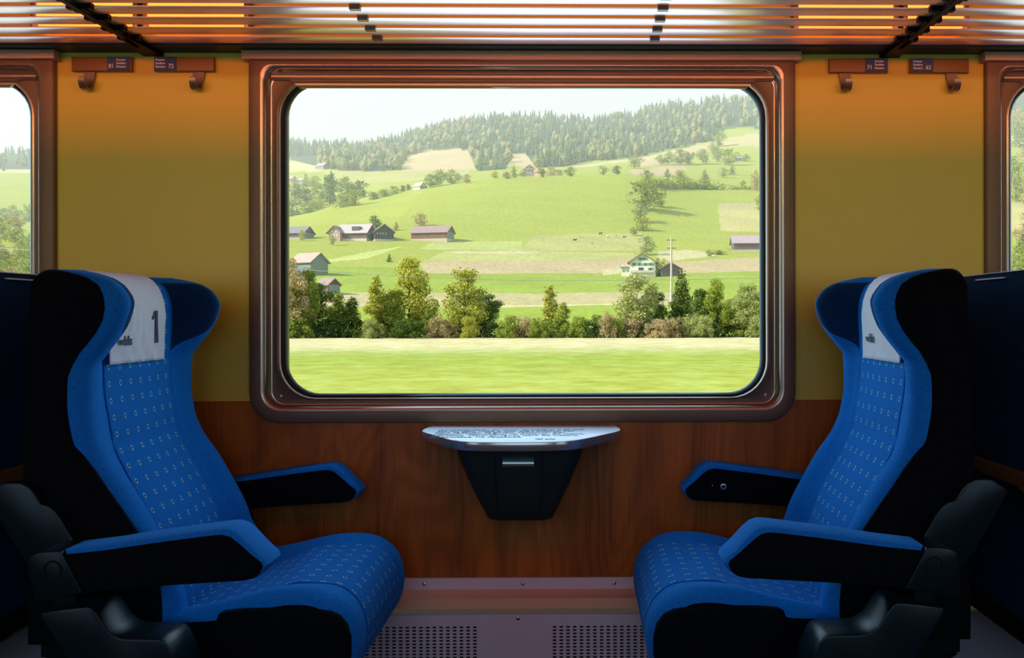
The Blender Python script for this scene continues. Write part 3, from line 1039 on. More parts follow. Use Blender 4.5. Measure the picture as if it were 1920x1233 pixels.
        if jack and not outer:
            b = MB()
            c0 = Vector((.4985, .601))
            rg = []
            for yy, ro in ((ya - .003, .0090), (ya - .006, .0088), (ya - .0065, .0060), (ya - .0045, .0055), (ya - .0045, .0035), (ya - .001, .003)):
                rg.append([(c0.x + ro * math.cos(k * PI / 10), yy, c0.y + ro * math.sin(k * PI / 10)) for k in range(20)])
            b.loft(rg, cap0=False)
            j = fin(b, 'metal_button', M_screw, parent=a_)
            j['label'] = 'round metal button'
            b = MB().box(.527, .530, ya - .0042, ya - .002, .603, .606)
            j = fin(b, 'indicator_light', mat('indicator_yellow', (.5, .45, .05), .4), parent=a_, smooth=0)
    # --- shoulder bracket, base cover, supports
    br = [(.195, .600), (.188, .617), (.174, .640), (.163, .660), (.150, .677), (.137, .686), (.123, .690), (.117, .700), (.110, .712), (.099, .724), (.084, .7315), (.066, .733), (.047, .732), (.015, .711), (.026, .684), (.042, .656), (.063, .620), (.084, .584), (.11, .555), (.15, .545), (.19, .560)]
    fin(MB().prism(br, 1.668, 1.694, .003), 'shoulder_bracket', M_plastic, smooth=30)
    bc = [(.448, .419), (.434, .448), (.426, .456), (.415, .4595), (.36, .4605), (.345, .4625), (.334, .467), (.321, .476), (.303, .505), (.292, .5175), (.284, .5215), (.240, .517), (.197, .511), (.194, .503), (.248, .419), (.300, .30), (.33, .18), (.34, .02), (.50, .02), (.50, .18), (.475, .30)]
    fin(MB().prism(bc, 1.556, 1.648, .004), 'base_cover', M_plastic, smooth=30)
    b = MB()
    b.box(.195, .235, 1.60, 1.66, .50, .545)
    b.box(.20, .26, 1.648, 1.70, .44, .50)
    b.box(.12, .20, 1.655, 1.70, .50, .58)
    fin(b, 'support_block', M_plastic2, smooth=0)
    b = MB()
    b.prism([(.34, .0), (.60, .0), (.58, .10), (.64, .28), (.12, .37), (.12, .42), (.085, .42), (.085, .345), (.33, .20)], 1.74, 2.16, .004)
    fin(b, 'seat_base', M_plastic2, smooth=30)
    fin(MB().box(.09, .30, 1.72, 2.17, .36, .43), 'rear_beam', M_plastic2, smooth=0)
    # white fasteners of the cloth along the top rear edge
    fin(MB().box(.074, .081, 1.86, 1.99, 1.152, 1.155), 'cloth_fastener', M_cloth, parent=back, smooth=0)
    return root

seatL = make_seat(1, False, False, 'blue train seat facing right, left of the window table')
seatR = make_seat(-1, True, True, 'blue train seat facing left, with round metal button on wall armrest')
nl = copy_tree(seatR)
nl.location.x = -1.05
nl['label'] = 'seat back cut off by the left edge of the photo, behind the left blue seat'
nr = copy_tree(seatL)
nr.location.x = 1.05
nr['label'] = 'seat back cut off by the right edge of the photo, behind the right blue seat'

# ================================================================== the landscape
def X(px, y):
    return CX + (px - VX) * y / F

GZ = -1.93
COLS = np.array([-1400, -400, 0, 300, 537, 620, 700, 760, 800, 860, 900, 930, 1000, 1060, 1100, 1150, 1190, 1250, 1300, 1360, 1430, 1600, 1900, 2600, 3600], float)
def row(**k):
    pts = sorted((int(a[1:]) if a[0] == 'p' else -int(a[1:]), v) for a, v in k.items())
    return np.interp(COLS, [p[0] for p in pts], [p[1] for p in pts])
flat = lambda v: np.full(len(COLS), float(v))
def pyflat(y):
    return HY - (GZ - CZ) * F / y
ROWS = [(8, flat(pyflat(8))), (40, flat(pyflat(40))), (108, flat(pyflat(108))), (118, flat(pyflat(118))),
        (150, flat(604)), (200, row(p300=560, p620=562, p800=566, p1100=570, p1430=572)),
        (260, row(p300=520, p600=520, p800=532, p1100=540, p1430=540)),
        (318, row(p300=488, p600=492, p800=500, p1100=514, p1200=516, p1430=508)),
        (400, row(p300=448, p550=450, p800=451, p1000=458, p1200=470, p1400=470)),
        (500, row(p300=438, p537=428, p620=412, p700=402, p800=394, p900=390, p1000=390, p1190=402, p1430=422)),
        (560, row(p300=434, p537=416, p620=394, p700=382, p800=366, p900=354, p1000=352, p1190=362, p1300=378, p1430=392)),
        (620, row(p300=432, p537=411, p620=386, p700=372, p800=352, p880=339, p930=331, p1190=329, p1220=340, p1300=353, p1430=358)),
        (700, row(p300=440, p537=424, p620=398, p700=382, p800=361, p880=344, p930=337, p1190=325, p1250=333, p1300=340, p1430=345)),
        (850, row(p0=400, p300=400, p537=398, p620=384, p700=356, p800=340, p900=328, p1000=324, p1100=322, p1190=316, p1300=322, p1430=325)),
        (1000, row(p0=352, p300=350, p537=345, p620=332, p700=328, p800=324, p900=318, p1000=312, p1100=308, p1190=303, p1300=303, p1430=300)),
        (1150, row(p0=330, p300=330, p537=318, p620=312, p700=315, p800=305, p900=300, p1000=294, p1100=295, p1190=290, p1300=280, p1430=268)),
        (1400, row(p0=310, p300=315, p537=305, p620=298, p700=298, p760=285, p800=272, p860=262, p900=260, p960=256, p1020=254, p1100=258, p1200=245, p1300=235, p1430=230)),
        (1750, row(m400=270, p0=292, p300=296, p537=290, p620=289, p700=274, p760=258, p800=244, p860=229, p900=226, p960=220, p1020=219, p1060=224, p1100=231, p1150=224, p1200=211, p1250=199, p1300=193, p1360=186, p1430=181, p1700=165)),
        (2200, row(m400=262, p0=288, p300=290, p537=274, p620=279, p660=286, p700=290, p900=262, p1430=225)),
        (3200, row(p0=340, p1430=320)),
        (6000, row(p0=450, p1430=450))]
RY = np.array([r_[0] for r_ in ROWS], float)
RP = np.array([r_[1] for r_ in ROWS])
RZ = CZ + (HY - RP) * RY[:, None] / F
_lu = np.linspace(COLS[0], COLS[-1], 1001)
_ly = np.exp(np.linspace(math.log(8), math.log(6000), 1001))
G = np.zeros((1001, 1001))
_t = np.array([np.interp(_lu, COLS, RZ[i]) for i in range(len(RY))])
for i in range(1001):
    G[:, i] = np.interp(_ly, RY, _t[:, i])
def blur(a, n, ax):
    k = np.ones(n) / n
    for _ in range(2):
        p = np.pad(a, [(n // 2, n // 2) if i == ax else (0, 0) for i in range(2)], mode='edge')
        a = np.apply_along_axis(lambda v: np.convolve(v, k, mode='valid'), ax, p)
    return a
G = blur(blur(G, 9, 1), 13, 0)
G[_ly < 112] = GZ

def H(x, y):
    """height of the ground"""
    x = np.asarray(x, float); y = np.asarray(y, float)
    px = VX + (x - CX) * F / y
    iu = np.clip((px - _lu[0]) / (_lu[1] - _lu[0]), 0, 999.999)
    iy = np.clip(np.log(y / 8) / (math.log(6000 / 8) / 1000), 0, 999.999)
    a, b_ = iu.astype(int), iy.astype(int)
    fu, fy = iu - a, iy - b_
    return (G[b_, a] * (1 - fu) + G[b_, a + 1] * fu) * (1 - fy) + (G[b_ + 1, a] * (1 - fu) + G[b_ + 1, a + 1] * fu) * fy

_yy = np.exp(np.linspace(math.log(112), math.log(2600), 1600))
def ground_at(px, py):
    """first ground point seen in this direction -> (x, y, z)"""
    z = H(X(px, _yy), _yy)
    sy = HY - (z - CZ) * F / _yy
    k = np.argmax(sy <= py)
    y = float(_yy[k]) if sy[k] <= py else 1700.0
    x = X(px, y)
    return x, y, float(H(x, y))

# ---- ground mesh with field colours
nu, ny_ = 560, 520
ul = np.concatenate([np.linspace(-1400, 500, 70, endpoint=False), np.linspace(500, 1460, 420, endpoint=False), np.linspace(1460, 3600, 71)])
yl_ = np.concatenate([np.array([8, 20, 30, 40, 60, 80, 95, 104]), np.exp(np.linspace(math.log(108), math.log(900), 430)), np.exp(np.linspace(math.log(910), math.log(6000), 90))])
UU, YY = np.meshgrid(ul, yl_)
XX = CX + (UU - VX) * YY / F
ZZ = H(XX, YY)
PY = HY - (ZZ - CZ) * F / YY

GREEN = np.array([.285, .365, .045]); GREEN2 = np.array([.345, .39, .058]); LIGHT = np.array([.42, .47, .12]); TAN = np.array([.47, .41, .17]); PINK = np.array([.49, .39, .18]); OLIVE = np.array([.42, .42, .12]); HAY = np.array([.55, .50, .22])
col = np.zeros(UU.shape + (3,))
col[:] = GREEN2
def inreg(poly_pts):
    """mask of ground vertices inside a field outline given by its corners on the hillside"""
    m = np.zeros(UU.shape, bool)
    n_ = len(poly_pts)
    j = n_ - 1
    for i in range(n_):
        xi, yi = poly_pts[i]; xj, yj = poly_pts[j]
        c = ((yi > PY) != (yj > PY)) & (UU < (xj - xi) * (PY - yi) / ((yj - yi) or 1e-9) + xi)
        m ^= c
        j = i
    return m
FRONT = YY < 640
nzf = np.sin(XX * .9 / (YY / 100) + 3 * np.sin(PY * .13)) * .5 + np.sin(XX * .31 / (YY / 100) - PY * .2) * .5
def paint(poly_pts, c, cond=True, k=.05):
    m = inreg(poly_pts) & cond
    col[m] = c * (1 + k * nzf[m])[:, None]
E0, E1 = -1400, 3600
paint([(E0, 700), (E0, 500), (E1, 500), (E1, 700)], GREEN, FRONT)
paint([(E0, 606), (E0, 548), (700, 548), (930, 549), (1010, 551), (1120, 547), (1190, 538), (1230, 533), (1260, 533), (1300, 606)], TAN * .93, FRONT)
paint([(E0, 620), (E0, 574), (1000, 574), (1160, 570), (1260, 572), (E1, 572), (E1, 620)], GREEN, FRONT)
paint([(920, 576), (920, 573), (1160, 569), (1160, 571)], HAY, FRONT)
paint([(640, 548), (640, 515), (E1, 515), (E1, 545), (1230, 548)], GREEN, FRONT)
paint([(795, 512), (788, 492), (820, 489), (1100, 488), (1190, 486), (1190, 512), (1130, 512), (1000, 512), (900, 513)], PINK, FRONT)
paint([(795, 489), (840, 470), (1010, 471), (1190, 474), (1190, 486), (1000, 489)], OLIVE * 1.05, FRONT)
paint([(840, 474), (860, 470), (1015, 471), (1000, 476)], HAY, FRONT)
paint([(1130, 516), (1130, 505), (1190, 500), (1190, 510)], HAY * .95, FRONT)
paint([(1230, 487), (1235, 472), (1290, 468), (1320, 471), (1345, 480), (1300, 484), (1262, 489)], HAY * .97, FRONT)
paint([(1255, 512), (1260, 492), (1340, 487), (1430, 482), (E1, 470), (E1, 506), (1430, 508), (1330, 511)], PINK * .97, FRONT)
paint([(975, 470), (1000, 442), (1100, 438), (1195, 436), (1212, 440), (1205, 470)], OLIVE, FRONT)
paint([(1352, 432), (1346, 384), (1360, 381), (E1, 376), (E1, 436), (1380, 434)], OLIVE * 1.08 + np.array([.05, 0, .02]), FRONT)
paint([(1346, 392), (1346, 382), (E1, 375), (E1, 383)], TAN, FRONT)
paint([(600, 492), (690, 484), (757, 461), (700, 470), (620, 486)], LIGHT * 1.15, FRONT)
paint([(790, 467), (810, 452), (E1, 455), (1190, 462), (980, 470)], LIGHT, FRONT & (UU < 980))
paint([(640, 412), (800, 352), (770, 388), (740, 418)], GREEN2 * 1.06, FRONT)
# beyond the crest
far_ = YY >= 640
col[far_] = GREEN2 * 1.0
paint([(600, 318), (690, 320), (880, 305), (880, 330), (700, 345), (640, 340)], (TAN + GREEN2) * .52, far_)
paint([(755, 322), (775, 280), (900, 276), (900, 318)], PINK * 1.05, far_)
paint([(935, 310), (950, 282), (985, 285), (1010, 312)], PINK * 1.05, far_)
paint([(1040, 316), (1190, 296), (1240, 288), (1240, 294), (1100, 313)], HAY * .9, far_)
paint([(1190, 328), (1180, 318), (1282, 309), (1290, 318), (1262, 330)], PINK, far_)
paint([(1190, 302), (1240, 292), (1240, 308), (1195, 312)], PINK * 1.1, far_)
paint([(1240, 286), (1430, 246), (E1, 240), (E1, 262), (1360, 274), (1250, 300)], TAN * 1.05, far_)
paint([(E0, 330), (E0, 306), (537, 304), (610, 296), (640, 300), (600, 322)], HAY * .95, far_)
bl_x = [-1400, 300, 537, 600, 640, 700, 752, 766, 800, 880, 892, 905, 948, 962, 985, 1008, 1050, 1100, 1180, 1240, 1300, 1345, 1365, 1400, 1440, 1600, 3600]
bl_y = [318, 318, 298, 312, 319, 321, 317, 294, 281, 279, 316, 322, 320, 288, 286, 316, 314, 303, 294, 283, 270, 260, 238, 236, 244, 238, 238]
ff = (PY < np.interp(UU, bl_x, bl_y)) & (YY > 950)
col[ff] = np.array([.07, .11, .06])
# near field: pale strip under the trees
paint([(E0, 648), (E0, 628), (E1, 628), (E1, 648)], HAY * 1.0, YY < 112)
bmg = MB()
nr_, nc_ = UU.shape
me = bpy.data.meshes.new('ground')
V = np.stack([XX, YY, ZZ], -1).reshape(-1, 3)
idx = np.arange(nr_ * nc_).reshape(nr_, nc_)
Q = np.stack([idx[:-1, :-1], idx[:-1, 1:], idx[1:, 1:], idx[1:, :-1]], -1).reshape(-1, 4)
me.from_pydata([tuple(v) for v in V.tolist()], [], [tuple(q) for q in Q.tolist()])
ca = me.color_attributes.new('field_colour', 'FLOAT_COLOR', 'POINT')
cc = np.concatenate([col.reshape(-1, 3), np.ones((nr_ * nc_, 1))], 1).astype(np.float32)
ca.data.foreach_set('color', cc.ravel())
me.shade_smooth()

def ground_mat():
    m = bpy.data.materials.new('meadow_grass')
    m.use_nodes = True
    n = m.node_tree
    b = n.nodes['Principled BSDF']
    a = n.nodes.new('ShaderNodeAttribute')
    a.attribute_name = 'field_colour'
    t = n.nodes.new('ShaderNodeTexCoord')
    outs = []
    for sc_, ax in ((.75, (.8, .8, 1)), (.05, (.4, 1, 1)), (2.2, (.7, .9, 1))):
        mp = n.nodes.new('ShaderNodeMapping')
        mp.inputs['Scale'].default_value = ax
        n.links.new(t.outputs['Object'], mp.inputs[0])
        z = n.nodes.new('ShaderNodeTexNoise')
        z.inputs['Scale'].default_value = sc_
        z.inputs['Detail'].default_value = 6
        n.links.new(mp.outputs[0], z.inputs['Vector'])
        outs.append(z.outputs['Fac'])
    s_ = math_node(n, 'ADD', math_node(n, 'MULTIPLY', outs[0], .80), math_node(n, 'MULTIPLY', outs[1], .22))
    s_ = math_node(n, 'ADD', s_, math_node(n, 'MULTIPLY', outs[2], .60))
    s_ = math_node(n, 'ADD', s_, .14)
    vm = n.nodes.new('ShaderNodeVectorMath')
    vm.operation = 'SCALE'
    n.links.new(a.outputs['Color'], vm.inputs[0])
    n.links.new(s_, vm.inputs['Scale'])
    hue = n.nodes.new('ShaderNodeMapRange')
    hue.inputs['From Min'].default_value = .42
    hue.inputs['From Max'].default_value = .62
    n.links.new(outs[0], hue.inputs['Value'])
    warm = n.nodes.new('ShaderNodeVectorMath')
    warm.operation = 'MULTIPLY'
    warm.inputs[1].default_value = (.96, 1.0, 1.5)
    n.links.new(vm.outputs[0], warm.inputs[0])
    n.links.new(mix_col(n, hue.outputs[0], vm.outputs[0], warm.outputs[0]), b.inputs['Base Color'])
    b.inputs['Roughness'].default_value = .9
    b.inputs['Specular IOR Level'].default_value = .1
    return m
M_ground = ground_mat()
me.materials.append(M_ground)
go = bpy.data.objects.new('ground', me)
COL.objects.link(go)
struct(go)
b = MB().add([(-400, -300, GZ), (400, -300, GZ), (400, 8.2, GZ), (-400, 8.2, GZ)], [(0, 1, 2, 3)])
o = struct(b.build('ground_behind', mat('meadow_behind', (.28, .40, .06), .9), smooth=0))

# ---- foliage materials
def leaf_mat(name, c1, c2, transl=.35):
    m = bpy.data.materials.new(name)
    m.use_nodes = True
    n = m.node_tree
    n.nodes.remove(n.nodes['Principled BSDF'])
    out = n.nodes['Material Output']
    g = n.nodes.new('ShaderNodeNewGeometry')
    oi = n.nodes.new('ShaderNodeObjectInfo')
    rr = math_node(n, 'ADD', math_node(n, 'MULTIPLY', g.outputs['Random Per Island'], .9), math_node(n, 'MULTIPLY', oi.outputs['Random'], .25))
    c = mix_col(n, rr, c1, c2)
    d = n.nodes.new('ShaderNodeBsdfDiffuse')
    t = n.nodes.new('ShaderNodeBsdfTranslucent')
    n.links.new(c, d.inputs[0]); n.links.new(c, t.inputs[0])
    mx = n.nodes.new('ShaderNodeMixShader')
    mx.inputs[0].default_value = transl
    n.links.new(d.outputs[0], mx.inputs[1]); n.links.new(t.outputs[0], mx.inputs[2])
    n.links.new(mx.outputs[0], out.inputs['Surface'])
    return m
L_green = leaf_mat('leaves_green', (.10, .18, .025), (.46, .52, .10))
L_yell = leaf_mat('leaves_yellow_green', (.17, .23, .03), (.66, .62, .12))
L_dark = leaf_mat('leaves_dark_green', (.05, .095, .025), (.17, .24, .05), .2)
L_rust = leaf_mat('leaves_rusty', (.26, .22, .09), (.66, .54, .30), .3)
L_pale = leaf_mat('leaves_pale_green', (.18, .24, .07), (.54, .57, .22), .3)
L_orange = leaf_mat('leaves_orange', (.5, .2, .02), (.65, .38, .05), .3)
M_bark = mat('bark', (.09, .065, .045), .9)

def leaves(blobs, n, size, seed, flat=.5):
    """leaf sprays scattered in a set of ellipsoid clumps; blobs: (cx,cy,cz,rx,ry,rz)"""
    g = np.random.default_rng(seed)
    vol = np.array([(b_[3] * b_[4] * b_[5]) ** (2 / 3) for b_ in blobs])
    cnt = (n * vol / vol.sum()).astype(int) + 1
    P, Nn = [], []
    for b_, c in zip(blobs, cnt):
        d = g.normal(size=(c, 3)); d /= np.linalg.norm(d, axis=1)[:, None]
        r = g.uniform(.55, 1.0, size=(c, 1)) ** .6
        lump = 1 + .16 * np.sin(d[:, :1] * 7 + b_[0] * 3) * np.sin(d[:, 2:] * 6 + b_[2])
        P.append(d * r * lump * np.array(b_[3:6]) + np.array(b_[:3]))
        Nn.append(d)
    P = np.concatenate(P); N = np.concatenate(Nn)
    P = P + g.normal(size=P.shape) * size * .9
    c = len(P)
    N = N + g.normal(size=(c, 3)) * .7
    N /= np.linalg.norm(N, axis=1)[:, None]
    A = np.cross(N, g.normal(size=(c, 3))); A /= np.linalg.norm(A, axis=1)[:, None]
    B = np.cross(N, A)
    s = (size * g.uniform(.35, 1.25, size=(c, 1)))
    V = np.stack([P - A * s, P - B * s * flat, P + A * s, P + B * s * flat], 1).reshape(-1, 3)
    return V, c

def leaf_mesh(name, blobs, n, size, seed, m):
    V, c = leaves(blobs, n, size, seed)
    me = bpy.data.meshes.new(name)
    me.from_pydata(V.tolist(), [], (np.arange(4 * c).reshape(-1, 4)).tolist())
    me.materials.append(m)
    return me

def crown_blobs(kind, seed):
    """unit-height tree: crown inside x,y in [-.5,.5]*width, z 0..1"""
    g = random.Random(seed)
    out = []
    if kind == 'broad':
        for k in range(64):
            z = g.uniform(.10, .93)
            wd = .30 * math.sin(PI * min(1, (z + .02) ** .9 * .97)) ** .55
            a = g.uniform(0, 2 * PI)
            r = wd * g.uniform(.0, 1.0) ** .6 * (1 + .22 * math.sin(a * 2 + z * 6 + seed))
            s = g.uniform(.045, .10)
            out.append((r * math.cos(a), r * math.sin(a), z, s * 1.15, s * 1.15, s * .85))
    elif kind == 'slender':
        for k in range(60):
            z = .03 + .95 * (k + .5) / 60
            wd = .27 * (1 - z) ** .9 + .006
            a = g.uniform(0, 2 * PI)
            r = wd * g.uniform(.0, 1.0) ** .6
            s = g.uniform(.03, .06) * (1.45 - z)
            out.append((r * math.cos(a), r * math.sin(a), z, s, s, s * 1.3))
    elif kind == 'round':
        for k in range(40):
            z = g.uniform(.18, .90)
            wd = .36 * math.sqrt(max(.02, 1 - ((z - .54) / .44) ** 2))
            a = g.uniform(0, 2 * PI)
            r = wd * g.uniform(.0, 1.0) ** .6
            s = g.uniform(.07, .12)
            out.append((r * math.cos(a), r * math.sin(a), z, s, s, s))
    elif kind == 'bush':
        for k in range(44):
            a = g.uniform(0, 2 * PI)
            z = g.uniform(.05, .86)
            wd = .46 * math.sqrt(max(.02, 1 - (z) ** 2))
            r = wd * g.uniform(.0, 1) ** .6
            s = g.uniform(.07, .13)
            out.append((r * math.cos(a), r * math.sin(a), z, s, s, s * 1.2))
    elif kind == 'conifer':
        for k in range(44):
            z = (k + .5) / 44 * .93 + .05
            wd = .24 * (1 - z) ** .95 + .004
            a = k * 2.4
            for q in range(3 if z < .8 else 2):
                aa = a + q * 2 * PI / 3
                r = wd * .62
                out.append((r * math.cos(aa), r * math.sin(aa), z, wd * .52 + .008, wd * .52 + .008, .016 + .01 * (1 - z)))
    return out

TREE = {}
def tree_meshes(kind, matl, res, seed):
    k = (kind, matl.name, res, seed)
    if k not in TREE:
        n = {'fg': {'broad': 9000, 'slender': 6500, 'round': 6000, 'bush': 4500, 'conifer': 9000}, 'mid': {'broad': 1100, 'slender': 800, 'round': 900, 'bush': 700, 'conifer': 1300}}[res][kind]
        size = {'fg': .021, 'mid': .046}[res] * {'bush': 1.5, 'conifer': .8}.get(kind, 1)
        cm = leaf_mesh('crown', crown_blobs(kind, seed), n, size, seed, matl)
        b = MB()
        g = random.Random(seed)
        hh = .8 if kind != 'bush' else .5
        b.tube([(0, 0, -.03), (.004, 0, .2), (-.006, .004, .45 * hh / .8), (.0, 0, hh)], [.018, .014, .010, .003], 6)
        for q in range(7):
            z = g.uniform(.2, hh * .8); a = g.uniform(0, 2 * PI); l = g.uniform(.1, .2) * (1 if kind != 'slender' else .6)
            b.tube([(0, 0, z), (l * .6 * math.cos(a), l * .6 * math.sin(a), z + l * .5), (l * math.cos(a), l * math.sin(a), z + l)], [.007, .004, .002], 5)
        o = b.build('trunk', M_bark)
        tm = o.data
        bpy.data.objects.remove(o)
        TREE[k] = (cm, tm)
    return TREE[k]

def plant(name, kind, matl, res, x, y, z, h, wd, label, cat, group=None, seed=1):
    cm, tm = tree_meshes(kind, matl, res, seed)
    root = empty(name, (x, y, z - .02 * h), random.uniform(0, 2 * PI))
    base_w = {'broad': .72, 'slender': .56, 'round': .86, 'bush': 1.05, 'conifer': .50}[kind]
    s = wd / (h * base_w)
    for nm, m_ in (('trunk', tm), ('crown', cm)):
        o = bpy.data.objects.new(nm, m_)
        COL.objects.link(o)
        o.parent = root
    root.scale = (h * s, h * s, h)
    tag(root, label, cat, group)
    return root

# ---- trees along the far side of the near field (about 108 m away)
FG = [
 (546, 478, 74, 'broad', L_rust, 'rusty-leaved tall tree at the left edge of the window'),
 (575, 500, 60, 'broad', L_green, 'green tree in front of the pink-roofed barn'),
 (598, 525, 66, 'broad', L_dark, 'dark green tree left of the brown-roofed shed'),
 (636, 548, 60, 'slender', L_green, 'narrow green tree just in front of the brown-roofed shed'),
 (660, 556, 52, 'slender', L_dark, 'dark pointed tree at the right end of the left-hand thicket'),
 (706, 514, 54, 'slender', L_yell, 'light yellow-green pointed tree beside the tallest yellow tree'),
 (738, 540, 62, 'broad', L_green, 'green tree leaning against the tallest yellow tree'),
 (768, 476, 92, 'broad', L_yell, 'tallest yellow-green tree of the near tree row'),
 (803, 570, 30, 'slender', L_green, 'little pointed tree between the two big yellow-green trees'),
 (872, 502, 86, 'broad', L_yell, 'big round yellow-green tree standing alone left of centre'),
 (912, 548, 54, 'broad', L_dark, 'dark green tree at the right foot of the big round tree'),
 (1030, 532, 50, 'slender', L_yell, 'yellow pointed tree in the middle of the near tree row'),
 (1056, 566, 44, 'slender', L_green, 'smaller green tree touching the yellow pointed tree'),
 (1194, 510, 96, 'broad', L_pale, 'wide olive tree below the white chalet'),
 (1232, 545, 44, 'broad', L_dark, 'dark tree between the olive tree and the spruce'),
 (1278, 498, 78, 'conifer', L_dark, 'dark green spruce in the near tree row'),
 (1318, 540, 60, 'broad', L_dark, 'dark broad tree just right of the spruce'),
 (1344, 518, 54, 'broad', L_green, 'green tree behind the pale bushes, second right of the spruce'),
 (1306, 560, 40, 'slender', L_pale, 'pale narrow tree in front of the dark broad tree'),
 (1360, 558, 60, 'round', L_pale, 'pale round tree near the right end of the tree row'),
 (1402, 528, 60, 'broad', L_pale, 'pale tree beside the right edge of the window'),
 (1394, 572, 54, 'broad', L_green, 'low green tree in front of the pale tree at the right edge'),
 (1430, 566, 26, 'slender', L_orange, 'orange autumn tree half hidden by the right window frame'),
]
for i, (px, ty, wpx, kind, m_, lb) in enumerate(FG):
    y = 109 + (i % 4) * 1.6 + (2.5 if m_ is L_dark else 0)
    base = GZ
    h_ = (CZ + (HY - ty) * y / F - base)
    plant({'conifer': 'spruce'}.get(kind, 'tree'), kind, m_, 'fg', X(px, y), y, base, h_, wpx * {'slender': 1.45, 'broad': 1.12, 'conifer': .92}.get(kind, 1) * y / F, lb, 'tree', seed=10 + i % 5)
g2 = random.Random(5)
for i, px in enumerate([-420, -360, -290, -230, -170, -110, -60, -15, 30, 75, 130, 190, 250, 320, 390, 450, 1520, 1590, 1660, 1730, 1800, 1870, 1940, 2010, 2090, 2180, 2270, 2370]):
    y = 110 + g2.uniform(0, 4)
    h_ = g2.uniform(6, 9.5)
    plant('tree', g2.choice(['broad', 'slender', 'broad']), g2.choice([L_green, L_yell, L_pale, L_dark]), 'fg', X(px, y), y, GZ, h_, g2.uniform(4, 6),
          'tree of the near row where it runs on behind the wall panels and neighbouring windows', 'tree', 'near row trees beside the main window', seed=10 + i % 5)
BU = [
 (700, 596, 44, L_pale, 'pale bush at the foot of the light pointed tree'),
 (822, 588, 46, L_rust, 'rusty bush between the two big yellow-green trees'),
 (842, 600, 40, L_rust, 'low brownish bush left of the big round tree'),
 (880, 590, 36, L_yell, 'yellow bush under the big round tree'),
 (952, 588, 50, L_green, 'green bush right of the big round tree'),
 (984, 590, 54, L_rust, 'brownish bush left of the yellow pointed tree'),
 (1010, 592, 40, L_green, 'green bush at the foot of the yellow pointed tree'),
 (1086, 590, 44, L_green, 'green bush right of the yellow pointed tree'),
 (1116, 588, 42, L_dark, 'dark bush midway between pointed tree and olive tree'),
 (1138, 580, 36, L_rust, 'upright reddish bush midway to the olive tree'),
 (1158, 590, 36, L_green, 'green bush just left of the olive tree'),
 (1188, 594, 56, L_rust, 'wide rusty bush under the olive tree'),
 (1232, 596, 50, L_rust, 'rusty bush left of the spruce foot'),
 (1262, 592, 44, L_rust, 'rusty bush right below the spruce'),
 (1296, 584, 46, L_pale, 'pale bush in front of the spruce'),
 (1322, 588, 42, L_pale, 'pale grey-green bush beside the pale round tree'),
 (1418, 590, 40, L_pale, 'pale bush at the right edge of the window'),
 (560, 592, 60, L_green, 'low green bush at the left edge of the window'),
 (764, 592, 60, L_dark, 'dark bush under the tallest yellow tree')]
for i, (px, ty, wpx, m_, lb) in enumerate(BU):
    y = 106.5 + (i % 3) * .7
    h_ = CZ + (HY - ty) * y / F - GZ
    plant('bush', 'bush', m_, 'fg', X(px, y), y, GZ, h_, wpx * 1.1 * y / F, lb, 'bush', seed=20 + i % 4)
# the tangle of undergrowth that closes the row at the ground
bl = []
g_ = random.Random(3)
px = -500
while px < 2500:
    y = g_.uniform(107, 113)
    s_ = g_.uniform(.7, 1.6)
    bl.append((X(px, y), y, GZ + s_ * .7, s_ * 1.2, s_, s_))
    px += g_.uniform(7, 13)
me = leaf_mesh('undergrowth', bl, 44000, .20, 5, leaf_mat('leaves_shady_undergrowth', (.018, .04, .014), (.07, .11, .035), .15))  # shade under the tree row is put into these dark leaf colours
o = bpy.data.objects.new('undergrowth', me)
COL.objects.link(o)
tag(o, 'tangled dark undergrowth along the foot of the near tree row', 'undergrowth', kind='stuff')

